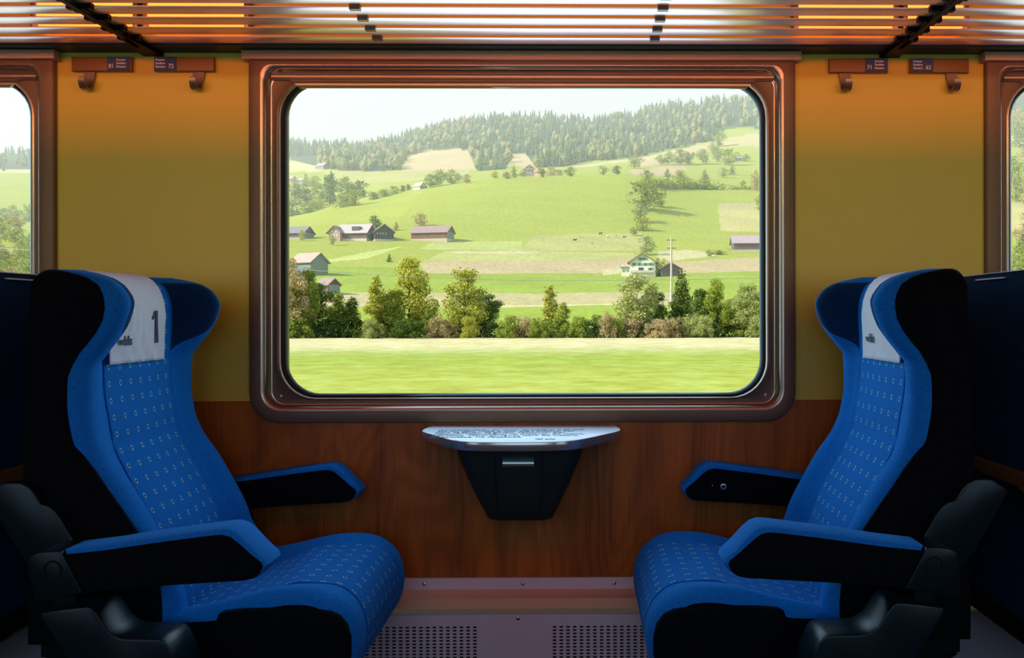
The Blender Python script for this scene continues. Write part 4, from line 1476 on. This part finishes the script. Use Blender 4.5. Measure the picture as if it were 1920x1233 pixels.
# ---- buildings on the slope
def house(name, label, px, py, rot, Lx, Wy, He, Hr, wallc, roofc, lower=None, windows=(), over=.7, chimney=False, ridge='x', balcony=False, gable=None, extra=None, cat='house'):
    """px,py: foot of the front wall; Lx along the front, Wy deep; ridge 'x' along the front or 'y' gable to the front"""
    x, y, z = ground_at(px, py)
    root = empty(name, (x, y, z), R(rot))
    tag(root, label, cat)
    mw = mat('wall_' + '_'.join('%02d' % int(c * 99) for c in wallc), wallc, .8, noise=(1.2, .12, (1, 1, .1)))
    mr_ = mat('roof_' + '_'.join('%02d' % int(c * 99) for c in roofc), roofc, .7, noise=(.8, .08, (1, 1, 1)))
    a, d = Lx / 2, Wy
    b = MB()
    if ridge == 'x':
        prof = [(0, -3), (d, -3), (d, He), (d / 2, Hr), (0, He)]
        b.loft([[(sx, p[0], p[1]) for p in prof] for sx in (-a, a)])
    else:
        prof = [(-a, -3), (a, -3), (a, He), (0, Hr), (-a, He)]
        b.loft([[(p[0], sy, p[1]) for p in prof] for sy in (0, d)])
    b.build('walls', mw, parent=root, smooth=0)
    if lower:
        ml = mat('plinth_' + '_'.join('%02d' % int(c * 99) for c in lower[0]), lower[0], .8)
        MB().box(-a - .08, a + .08, -.08, d + .08, -3, lower[1]).build('plinth', ml, parent=root, smooth=0)
    th = .28
    if ridge == 'x':
        sl = (Hr - He) / (d / 2)
        for nm, s_ in (('roof', -1), ('roof', 1)):
            e_ = -over if s_ < 0 else d + over
            ez = He - over * sl
            pr = [(d / 2, Hr), (e_, ez), (e_, ez + th), (d / 2, Hr + th)]
            MB().loft([[(sx, p[0], p[1]) for p in pr] for sx in (-a - over, a + over)]).build(nm, mr_, parent=root, smooth=0)
    else:
        sl = (Hr - He) / a
        for s_ in (-1, 1):
            e_ = s_ * (a + over)
            ez = He - over * sl
            pr = [(0, Hr), (e_, ez), (e_, ez + th), (0, Hr + th)]
            MB().loft([[(p[0], sy, p[1]) for p in pr] for sy in (-over, d + over)]).build('roof', mr_, parent=root, smooth=0)
    mg = mat('dark_panes', (.05, .07, .09), .3)
    for wn in windows:
        wx, wz, ww, wh = wn[:4]
        sh = wn[4] if len(wn) > 4 else None
        fr = MB().box(wx - ww / 2, wx + ww / 2, -.12, .02, wz - wh / 2, wz + wh / 2).build('window', mg, parent=root, smooth=0)
        if sh:
            ms = mat('shutters_' + '_'.join('%02d' % int(c * 99) for c in sh), sh, .7)
            for s_ in (-1, 1):
                MB().box(wx + s_ * (ww / 2 + .3) - .3, wx + s_ * (ww / 2 + .3) + .3, -.16, -.02, wz - wh / 2, wz + wh / 2).build('shutter', ms, parent=fr, smooth=0)
    if chimney:
        MB().box(a * .3, a * .3 + .9, d * .4, d * .4 + .9, Hr - 1.5, Hr + 1.3).build('chimney', mat('white_render', (.7, .68, .62), .8), parent=root, smooth=0)
    if balcony:
        for bz in balcony:
            MB().box(-a * .92, a * .92, -1.0, 0, bz, bz + .85).build('balcony', mat('balcony_boards', (.55, .50, .42), .8), parent=root, smooth=0)
    if gable:
        MB().box(a - .02, a + .06, .2, d - .2, -2, He).build('gable_cladding', mat('gable_grey', gable, .8), parent=root, smooth=0)
    return root, x, y, z

WHT = (.72, .70, .62)
BRN = (.20, .10, .06)
DK = (.07, .06, .065)
house('barn', 'long brown timber barn, rightmost of the farm buildings on the left slope', 805, 452, -14, 18.5, 9, 4.4, 7.6, BRN, (.33, .24, .23), lower=((.55, .45, .38), 1.2), gable=(.20, .26, .22), windows=((-6, 2.9, 1, .6), (0, 2.9, 1, .6)), cat='barn')
_, x, y, z = house('farmhouse', 'farmhouse with a broad pale roof and dark barn end, left of the dark chalet', 660, 451, -12, 16, 10, 4.0, 8.2, (.16, .10, .10), (.50, .43, .43), lower=((.60, .52, .45), 1.0), gable=(.12, .15, .19), windows=((-2, 3.0, 1, .8), (1, 3.0, 1, .8), (4, 3.0, 1, .8)))
fh = bpy.data.objects['farmhouse']
b = MB()
b.loft([[(-10.5, sy, -3), (-4.5, sy, -3), (-4.5, sy, 4.2), (-7.5, sy, 6.9), (-10.5, sy, 4.2)] for sy in (-2.5, 6)])
wg = b.build('front_wing', mat('pink_render', (.50, .34, .28), .8), parent=fh, smooth=0)
for s_ in (-1, 1):
    MB().loft([[(-7.5, sy, 6.9), (-7.5 + s_ * 4, sy, 3.3), (-7.5 + s_ * 4, sy, 3.6), (-7.5, sy, 7.2)] for sy in (-3.4, 6)]).build('wing_roof', mat('roof_24_18_18', (.24, .18, .18), .7), parent=wg, smooth=0)
for wx, wz in ((-8.4, 4.4), (-6.6, 4.4), (-9, 2.5), (-7.5, 2.5), (-6, 2.5)):
    MB().box(wx - .35, wx + .35, -2.6, -2.4, wz - .5, wz + .5).build('window', mat('pale_panes', (.65, .68, .62), .5), parent=wg, smooth=0)
MB().box(0, 4, .6, 3.2, 5.0, 6.9).build('dormer', mat('dark_dormer', (.10, .10, .12), .7), parent=fh, smooth=0)
house('chalet', 'dark timber chalet with small pale windows between farmhouse and brown barn', 722, 452, 24, 9, 12, 4.6, 8.0, DK, (.26, .19, .19), lower=((.62, .50, .42), .9), ridge='y', windows=((-2.6, 3.6, .8, .9, (.3, .4, .35)), (0, 3.6, .8, .9, (.3, .4, .35)), (2.6, 3.6, .8, .9), (-1, 5.6, .8, .8), (1.2, 5.6, .8, .8), (-2.4, 1.8, .8, .9), (.2, 1.8, .8, .9)), chimney=False, cat='chalet')
house('barn', 'grey-roofed low barn cut off by the left window edge, with a white object beside it', 548, 448, -16, 14, 9, 3.2, 6.4, (.14, .11, .11), (.22, .22, .24), lower=((.45, .40, .36), .8), gable=(.15, .13, .15), cat='barn')
house('barn', 'barn with a pale pink roof and blue-grey gable above the near trees', 566, 515, -28, 9, 7.5, 4.4, 7.2, (.20, .25, .30), (.52, .35, .30), gable=(.20, .27, .34), cat='barn')
house('shed', 'small shed with a brown roof and dark gable just above the near trees', 606, 551, -30, 4.3, 4.0, 2.5, 4.0, (.14, .09, .08), (.30, .22, .21), gable=(.10, .12, .13), over=.4, cat='shed')
GRN = (.12, .34, .24)
ch, x, y, z = house('chalet', 'white gabled chalet with rows of green shutters near the concrete pole', 1205, 519, -8, 9.6, 9, 5.6, 8.6, WHT, (.22, .15, .13), lower=((.75, .74, .70), 1.6), ridge='y', over=.9,
      windows=((-3.1, 4.7, .6, .9, GRN), (-1.1, 4.7, .6, .9, GRN), (1.1, 4.7, .6, .9, GRN), (3.1, 4.7, .6, .9, GRN), (-.8, 6.7, .6, .8, GRN), (.8, 6.7, .6, .8, GRN), (-.6, 2.9, 1.8, 1.1), (3.0, 2.9, .8, .9, GRN)), balcony=(1.5,), cat='chalet')
b = MB().box(-8.0, -4.8, 1.0, 6.0, -3, 3.4)
an = b.build('annex', mat('wall_72_70_62', WHT, .8), parent=ch, smooth=0)
MB().box(-8.4, -4.6, .6, 6.4, 3.4, 3.8).build('annex_roof', mat('roof_22_15_13', (.22, .15, .13), .7), parent=an, smooth=0)
for wx in (-7.2, -5.7):
    MB().box(wx - .5, wx + .5, .9, 1.05, 1.9, 2.8).build('window', mat('shutters_12_34_24', GRN, .7), parent=an, smooth=0)
MB().box(-7.9, -7.3, 2, 2.6, 3.8, 5.0).build('chimney', mat('white_render', (.7, .68, .62), .8), parent=an, smooth=0)
house('outbuilding', 'small dark outbuilding with reddish gable half behind the concrete pole', 1258, 518, 10, 7.0, 6, 3.0, 5.0, (.13, .12, .14), (.30, .16, .14), ridge='y', windows=((-1.2, 2.0, .7, .8), (1.2, 2.0, .7, .8)), cat='outbuilding')
hb, x, y, z = house('barn', 'open-sided barn with a mauve roof at the right edge of the window', 1416, 472, -4, 20, 10, 4.6, 8.0, (.16, .12, .13), (.42, .33, .36), lower=((.55, .45, .42), 1.0), over=1.0, cat='barn')
house('farmhouse', 'red-roofed farmhouse on the crest in front of the forest', 993, 330, 22, 12, 10, 6.0, 10.5, (.55, .50, .45), (.50, .28, .22), ridge='y', windows=((-3, 5, 1.4, 1.4), (0, 5, 1.4, 1.4), (3, 5, 1.4, 1.4), (-1.5, 8, 1.2, 1.2), (1.5, 8, 1.2, 1.2)))
house('cottage', 'little pink cottage beside the red-roofed farmhouse on the crest', 1009, 331, -20, 7, 7, 4.5, 7.5, (.60, .36, .28), (.55, .25, .18), cat='cottage')
house('barn', 'barn with a pink roof and dark gable peeping over the left crest', 782, 356, -35, 9, 8, 3.4, 7.0, (.62, .58, .54), (.62, .44, .38), gable=(.10, .12, .14), cat='barn')
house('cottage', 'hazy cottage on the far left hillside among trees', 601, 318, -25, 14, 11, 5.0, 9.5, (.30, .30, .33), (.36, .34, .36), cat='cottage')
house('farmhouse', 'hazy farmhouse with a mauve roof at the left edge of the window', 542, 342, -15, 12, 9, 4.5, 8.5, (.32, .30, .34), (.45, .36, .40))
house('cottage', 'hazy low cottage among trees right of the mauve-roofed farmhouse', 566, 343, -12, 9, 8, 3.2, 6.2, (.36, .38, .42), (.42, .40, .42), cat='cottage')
house('shed', 'small dark hut beside the big round tree on the upper right slope', 1387, 302, -20, 8, 7, 4, 7.5, (.12, .12, .15), (.25, .22, .25), cat='shed')

# ---- utility pole and contact wire
yp = 128.0
pole = empty('utility_pole', (X(1259, yp), yp, GZ))
tag(pole, 'tall pale utility pole with two short cross arms beside the spruce', 'pole')
M_conc = mat('pale_pole', (.58, .50, .46), .8)
ph = CZ + (HY - 444) * yp / F - GZ
MB().tube([(0, 0, -.2), (0, 0, ph)], [.21, .13], 10).build('shaft', M_conc, parent=pole)
for q, pyq in enumerate((450, 465)):
    zz = CZ + (HY - pyq) * yp / F - GZ
    MB().box(-.75, .75, -.06, .06, zz - .06, zz + .06).build('cross_arm', mat('weathered_steel', (.20, .17, .15), .6), parent=pole, smooth=0)
    b = MB()
    for xx in (-.7, 0, .7):
        b.tube([(xx, 0, zz), (xx, 0, zz + .32)], .06, 6)
    b.build('insulator', M_conc, parent=pole)
yw = 30.0
pts = [(X(a, yw), yw, CZ + (HY - c) * yw / F) for a, c in ((-700, 400), (-200, 446), (100, 472), (350, 489), (537, 502), (640, 510), (755, 517.5), (903, 523), (980, 525.3), (1120, 525.5), (1259, 524.5), (1428, 521), (1700, 512), (2200, 490))]
o = MB().tube(pts, .011, 6).build('overhead_wire', mat('wire_metal', (.35, .36, .36), .5, metal=.3))
tag(o, 'thin overhead wire crossing the view in front of the near trees', 'wire')

# ---- trees scattered over the slopes
MID = [
 (1212, 396, 54, 62, 'round', L_green, 'biggest tree of the clump on the right part of the green hill'),
 (1236, 388, 28, 26, 'round', L_green, 'smaller tree touching the right side of the biggest hill tree'),
 (1201, 416, 34, 34, 'round', L_pale, 'pale tree directly below the biggest hill tree'),
 (1206, 432, 26, 28, 'bush', L_yell, 'yellowish bush under the pale hill tree'),
 (1188, 442, 16, 15, 'round', L_pale, 'little tree at the bottom end of the hill clump'),
 (1213, 478, 36, 32, 'round', L_pale, 'round tree standing just behind the white chalet'),
 (1236, 518, 34, 24, 'round', L_pale, 'round tree against the right wall of the white chalet'),
 (1331, 482, 13, 13, 'round', L_green, 'little tree left of the mauve-roofed barn'),
 (1348, 477, 8, 26, 'bush', L_pale, 'scrubby bush beside the mauve-roofed barn'),
 (1213, 348, 30, 26, 'round', L_green, 'tall tree at the left end of the long dark hedge'),
 (1277, 350, 30, 32, 'round', L_green, 'tall green tree in the middle of the long dark hedge'),
 (1068, 331, 18, 20, 'round', L_green, 'round tree right of the farmhouse on the crest'),
 (1132, 329, 18, 20, 'round', L_pale, 'left one of a pair of round trees on the crest'),
 (1157, 328, 18, 16, 'round', L_dark, 'right one of a pair of round trees on the crest'),
 (1015, 333, 20, 16, 'round', L_green, 'dark tree hugging the pink cottage on the crest'),
 (964, 333, 24, 13, 'slender', L_pale, 'slim tree left of the red-roofed farmhouse'),
 (980, 331, 12, 16, 'bush', L_yell, 'bush in front of the red-roofed farmhouse'),
 (950, 335, 14, 14, 'bush', L_rust, 'brownish bush left of the slim tree on the crest'),
 (1034, 329, 16, 20, 'bush', L_rust, 'reddish bush right of the pink cottage'),
 (1048, 329, 12, 14, 'bush', L_pale, 'pale bush before the round tree on the crest'),
 (928, 334, 14, 14, 'bush', L_yell, 'yellowish bush on the crest at the forest foot'),
 (876, 344, 18, 17, 'round', L_rust, 'lone reddish tree on the crest'),
 (1190, 316, 26, 30, 'round', L_pale, 'leftmost tree of the row on the upper right slope'),
 (1238, 309, 18, 20, 'round', L_pale, 'low pale tree, second of the upper row'),
 (1254, 309, 24, 24, 'round', L_pale, 'third tree of the upper row'),
 (1277, 309, 30, 34, 'round', L_pale, 'widest tree of the upper row'),
 (1293, 308, 22, 20, 'round', L_dark, 'darker tree right of the widest one of the upper row'),
 (1318, 308, 28, 28, 'round', L_pale, 'round tree standing free in the upper row'),
 (1346, 304, 32, 26, 'round', L_pale, 'tall tree at the edge of the upper meadow'),
 (1368, 310, 32, 32, 'round', L_green, 'big round tree left of the little hut'),
 (1338, 290, 24, 20, 'round', L_pale, 'tree just above the tall one at the meadow edge'),
 (1350, 275, 30, 24, 'round', L_pale, 'high tree in front of the forest gap'),
 (1400, 303, 14, 16, 'round', L_pale, 'little tree right of the hut'),
 (1357, 333, 20, 20, 'round', L_pale, 'small pale tree below the big round tree'),
 (1374, 328, 22, 14, 'slender', L_pale, 'slim tree between hut and small pale tree'),
 (1394, 352, 14, 12, 'round', L_green, 'tiny green tree near the right end of the low hedge'),
 (1252, 332, 16, 14, 'slender', L_pale, 'thin tree above the long dark hedge'),
 (1322, 338, 20, 16, 'slender', L_rust, 'brown thin tree near the right end of the dark hedge'),
 (1421, 358, 38, 24, 'round', L_rust, 'rusty tree at the right edge, above the brown field'),
 (1430, 397, 32, 22, 'round', L_green, 'green tree at the right edge, beside the brown field'),
 (706, 432, 27, 24, 'round', L_dark, 'dark tree behind the dark chalet'),
 (789, 424, 24, 26, 'round', L_rust, 'bare-looking reddish tree behind the brown barn'),
 (744, 432, 16, 10, 'slender', L_rust, 'thin bare tree behind the dark chalet roof'),
 (626, 460, 20, 12, 'round', L_pale, 'small tree before the pink farmhouse wing'),
 (731, 491, 15, 9, 'slender', L_dark, 'tiny single tree in the meadow below the dark chalet'),
 (568, 452, 22, 13, 'round', L_yell, 'small yellow tree before the low grey-roofed barn'),
 (621, 384, 58, 24, 'broad', L_dark, 'tall dark tree in the left valley'),
 (604, 380, 34, 34, 'round', L_green, 'green tree leaning on the tall dark valley tree'),
 (652, 374, 42, 44, 'round', L_green, 'large round tree right of the tall dark valley tree'),
 (676, 372, 34, 30, 'round', L_dark, 'dark round tree at the right of the valley group'),
 (668, 386, 30, 28, 'round', L_pale, 'pale tree at the front of the valley group'),
 (645, 388, 26, 34, 'bush', L_pale, 'pale bush at the front of the valley group'),
 (600, 392, 20, 30, 'bush', L_yell, 'yellow-green bush below the tall dark valley tree'),
 (578, 384, 30, 30, 'round', L_dark, 'dark tree at the left side of the valley'),
 (556, 378, 32, 36, 'round', L_dark, 'dark tree near the left window edge in the valley'),
 (550, 404, 34, 50, 'bush', L_pale, 'wide pale thicket at the left window edge'),
 (585, 398, 22, 36, 'bush', L_green, 'green thicket beside the wide pale one'),
 (576, 350, 24, 16, 'slender', L_pale, 'slim hazy tree near the low cottage'),
 (556, 350, 16, 18, 'round', L_rust, 'hazy brownish tree beside the mauve-roofed farmhouse'),
 (590, 356, 26, 24, 'round', L_pale, 'hazy pale tree above the valley'),
 (703, 374, 16, 24, 'bush', L_pale, 'first bush of the row along the left crest'),
 (722, 369, 15, 22, 'bush', L_green, 'second bush of the row along the left crest'),
 (740, 364, 15, 20, 'bush', L_green, 'third bush of the row along the left crest'),
 (756, 359, 12, 11, 'bush', L_dark, 'dark little bush left of the pink-roofed crest barn'),
 (767, 356, 11, 9, 'bush', L_dark, 'dark tiny bush touching the pink-roofed crest barn'),
 (808, 352, 26, 26, 'round', L_green, 'tree right behind the pink-roofed crest barn'),
 (826, 349, 30, 28, 'round', L_green, 'second tree of the wood right of the pink-roofed crest barn'),
 (845, 346, 28, 26, 'round', L_pale, 'third tree of the wood right of the pink-roofed crest barn'),
 (860, 342, 16, 16, 'round', L_pale, 'small tree beside the lone reddish tree on the crest'),
]
for i, (px, py, hp, wp, kind, m_, lb) in enumerate(MID):
    x, y, z = ground_at(px, py)
    plant('bush' if kind == 'bush' else 'tree', kind, m_, 'mid', x, y, z, hp * 1.05 * y / F, wp * 1.25 * y / F, lb, 'bush' if kind == 'bush' else 'tree', seed=30 + i % 4)
# long dark hedge under the upper meadow
bl = []
px = 1206
while px < 1358:
    x, y, z = ground_at(px, 352 + (px - 1206) * .022)
    s_ = g_.uniform(3.0, 4.6) * (1 if px < 1335 else .6)
    bl.append((x, y, z + s_ * .6, s_ * 1.1, s_, s_))
    px += g_.uniform(5, 8)
px = 1372
while px < 1412:
    x, y, z = ground_at(px, 355)
    bl.append((x, y, z + .9, 2.2, 1.8, 1.7))
    px += 4
o = bpy.data.objects.new('hedge', leaf_mesh('hedge', bl, 3200, 1.0, 6, L_green))
COL.objects.link(o)
tag(o, 'long dark hedge below the upper right meadow', 'hedge', kind='stuff')

# trees seen through the neighbouring windows
g_ = random.Random(11)
SIDE_L = 'pale hazy tree behind the neighbouring left window'
for i in range(46):
    px = g_.uniform(-60, 66); py = g_.uniform(395, 545)
    x, y, z = ground_at(px, py)
    plant('tree', g_.choice(['round', 'round', 'broad', 'bush']), g_.choice([L_pale, L_green, L_rust, L_pale]), 'mid', x, y, z, g_.uniform(28, 44) * y / F, g_.uniform(26, 40) * y / F,
          'tree of the wooded slope seen through the left neighbouring window', 'tree', 'trees on the slope through the left neighbouring window', seed=30 + i % 4)
for i in range(18):
    px = g_.uniform(1900, 1946); py = g_.uniform(250, 560)
    x, y, z = ground_at(px, py)
    plant('tree', g_.choice(['round', 'broad']), g_.choice([L_pale, L_green, L_rust]), 'mid', x, y, z, g_.uniform(40, 60) * y / F, g_.uniform(26, 40) * y / F,
          'tree seen through the narrow strip of the right neighbouring window', 'tree', 'trees through the right neighbouring window', seed=30 + i % 4)

# ---- cows
def cow_mesh():
    b = MB()
    for i, (x, r_, z) in enumerate(()):
        pass
    sec = [(-.95, .12, 1.05), (-.88, .30, 1.02), (-.5, .36, .98), (0, .38, .95), (.5, .36, .98), (.75, .28, 1.05), (1.0, .16, 1.2), (1.15, .13, 1.28), (1.35, .12, 1.2), (1.55, .07, 1.08)]
    b.loft([[(x, r_ * .8 * math.cos(k * PI / 4), z + r_ * math.sin(k * PI / 4)) for k in range(8)] for x, r_, z in sec])
    for lx in (-.75, .62):
        for ly in (-.2, .2):
            b.tube([(lx, ly, .85), (lx + .03, ly, .42), (lx, ly, 0)], [.12, .07, .06], 6)
    b.tube([(-.95, 0, 1.15), (-1.02, 0, .6)], .03, 5)
    return b
cw = [('dark', (.06, .05, .045)), ('cream', (.62, .55, .45)), ('brown', (.25, .14, .08))]
for i, (px, py, c, rz, lb) in enumerate(((1078, 453, 0, .2, 'dark cow grazing lowest on the left of the herd'), (1087, 446, 1, 1.2, 'pale cow above the dark grazing cow'), (1126, 441, 0, -.4, 'small dark cow highest on the pasture'),
                                   (1110, 458, 1, .3, 'pale cow lying lowest in the middle of the pasture'), (1139, 446, 1, 2.0, 'pale cow in the middle of the pasture'), (1155, 445, 1, 1.0, 'pale cow left of the brown cow'), (1171, 447, 2, 0, 'brown cow nearest the hill trees'))):
    x, y, z = ground_at(px, py)
    nm, cc_ = cw[c]
    o = cow_mesh().build('cow', mat(nm + '_hide', cc_, .8), loc=(x, y, z))
    o.rotation_euler.z = rz
    tag(o, lb, 'cow', 'cows on the pasture')

# ---- the forest on the far hill
def forest_mat(name, c1, c2):
    m = bpy.data.materials.new(name)
    m.use_nodes = True
    n = m.node_tree
    b = n.nodes['Principled BSDF']
    a = n.nodes.new('ShaderNodeNewGeometry')
    oi = n.nodes.new('ShaderNodeObjectInfo')
    rr = math_node(n, 'FRACT', math_node(n, 'ADD', a.outputs['Random Per Island'], oi.outputs['Random']))
    c = mix_col(n, rr, c1, c2)
    n.links.new(c, b.inputs['Base Color'])
    b.inputs['Roughness'].default_value = .9
    b.inputs['Specular IOR Level'].default_value = .1
    return m
FM_con = forest_mat('forest_spruce_needles', (.08, .13, .08), (.16, .21, .10))
FM_dec = forest_mat('forest_deciduous_leaves', (.14, .20, .09), (.31, .28, .14))

def forest_tree(kind, seed):
    g = np.random.default_rng(seed)
    b = MB()
    if kind == 0:     # conifer: stacked skirts of jagged branches
        L = []
        nl, ns = 7, 9
        for k in range(nl):
            z0 = .08 + .86 * k / nl
            r0 = .155 * (1 - k / nl) ** .85 + .012
            for zz, rr in ((z0, r0), (z0 + .86 / nl * .95, r0 * .52)):
                L.append([(rr * g.uniform(.65, 1.25) * math.cos(2 * PI * j / ns + k), rr * g.uniform(.65, 1.25) * math.sin(2 * PI * j / ns + k), zz + g.uniform(-.015, .012)) for j in range(ns)])
        L.append([(.002 * math.cos(2 * PI * j / ns), .002 * math.sin(2 * PI * j / ns), 1.0) for j in range(ns)])
        b.loft(L)
    else:
        ns = 10
        L = []
        for k in range(8):
            t = k / 7
            z = .12 + .86 * t
            rr = .30 * math.sin(PI * (t * .86 + .08)) ** .62
            L.append([(rr * g.uniform(.72, 1.22) * math.cos(2 * PI * j / ns), rr * g.uniform(.72, 1.22) * math.sin(2 * PI * j / ns), z + g.uniform(-.045, .045)) for j in range(ns)])
        b.loft(L)
    return b
PROTO = [forest_tree(0, 1), forest_tree(0, 2), forest_tree(0, 3), forest_tree(1, 4), forest_tree(1, 5), forest_tree(1, 6)]
base_line = [(537, 300), (600, 314), (640, 321), (700, 323), (752, 319), (766, 296), (800, 283), (880, 281), (892, 318), (905, 324), (948, 322), (962, 290), (985, 288), (1008, 318), (1050, 316), (1100, 305), (1180, 296), (1240, 285), (1300, 272), (1345, 262), (1365, 240), (1400, 238), (1440, 246), (1600, 240), (1900, 235)]
bx = [a for a, _ in base_line]; by = [c for _, c in base_line]
spots = []
g = np.random.default_rng(21)
tries = 0
while len(spots) < 2300 and tries < 90000:
    tries += 1
    px = g.uniform(460, 1470) if g.random() < .93 else (g.uniform(-120, 80) if g.random() < .7 else g.uniform(1890, 1960))
    y = math.exp(g.uniform(math.log(960), math.log(2250)))
    x = X(px, y)
    z = float(H(x, y))
    py = HY - (z - CZ) * F / y
    lim = float(np.interp(px, bx, by)) if px > 300 else 322
    if py > lim or y > 2200:
        continue
    if px < 655 and 300 < px:
        if y < 1600 and px < 600: continue
        if py > 303 and px < 600: continue
    spots.append((px, x, y, z))
spots.sort(key=lambda s_: s_[2])
def kind_for(px, y, r_):
    p = .25 if px < 900 else .62
    if px < 650 and y > 1500: p = .97
    if y > 1600: p = max(p, .75)
    return 0 if r_ < p else 1
PM = []
for i, b in enumerate(PROTO):
    o = b.build('forest_tree', FM_con if i < 3 else FM_dec, smooth=0)
    PM.append(o.data)
    bpy.data.objects.remove(o)
solo, rest_v, rest_f, rest_m, off = 0, [], [], [], 0
pa = [(np.array(b.v), b.f) for b in PROTO]
for i, (px, x, y, z) in enumerate(spots):
    kd = kind_for(px, y, g.random())
    q = int(g.integers(0, 3)) + 3 * kd
    h_ = g.uniform(15, 25) if kd == 0 else g.uniform(12, 19)
    if 300 < px < 655:
        h_ *= 1.35
    rz = g.uniform(0, 6.28)
    if solo < 300:
        o = bpy.data.objects.new('forest_tree', PM[q])
        COL.objects.link(o)
        o.location = (x, y, z - .5)
        o.scale = (h_, h_, h_)
        o.rotation_euler.z = rz
        if kd == 0:
            tag(o, 'hazy conifer of the forest on the far hill', 'tree', 'conifers of the far forest')
        else:
            tag(o, 'hazy leafy tree of the forest on the far hill', 'tree', 'leafy trees of the far forest')
        solo += 1
    else:
        v, f = pa[q]
        c_, s_ = math.cos(rz), math.sin(rz)
        vv = np.stack([v[:, 0] * c_ - v[:, 1] * s_, v[:, 0] * s_ + v[:, 1] * c_, v[:, 2]], 1) * h_ + np.array([x, y, z - .5])
        rest_v.append(vv)
        rest_f += [tuple(off + k for k in ff) for ff in f]
        rest_m += [kd] * len(f)
        off += len(v)
me = bpy.data.meshes.new('forest')
me.from_pydata(np.concatenate(rest_v).tolist(), [], rest_f)
me.materials.append(FM_con); me.materials.append(FM_dec)
me.polygons.foreach_set('material_index', rest_m)
o = bpy.data.objects.new('forest', me)
COL.objects.link(o)
tag(o, 'hazy forest covering the far hill up to the skyline', 'forest', kind='stuff')

# ---- summer haze over the valley
vb = MB().box(-2600, 2600, 150, 2500, -40, 560)
hz = vb.build('haze', mat('haze_air', (1, 1, 1)), smooth=0)
hm = bpy.data.materials.new('valley_haze')
hm.use_nodes = True
hn = hm.node_tree
hn.nodes.remove(hn.nodes['Principled BSDF'])
vs = hn.nodes.new('ShaderNodeVolumeScatter')
vs.inputs['Color'].default_value = (.86, .95, 1, 1)
vs.inputs['Density'].default_value = 3.4e-4
vs.inputs['Anisotropy'].default_value = .1
hn.links.new(vs.outputs[0], hn.nodes['Material Output'].inputs['Volume'])
hz.data.materials.clear()
hz.data.materials.append(hm)
tag(hz, 'thin bluish haze hanging over the far hills', 'haze', kind='stuff')
print('objects', len(bpy.data.objects), 'forest', len(spots))
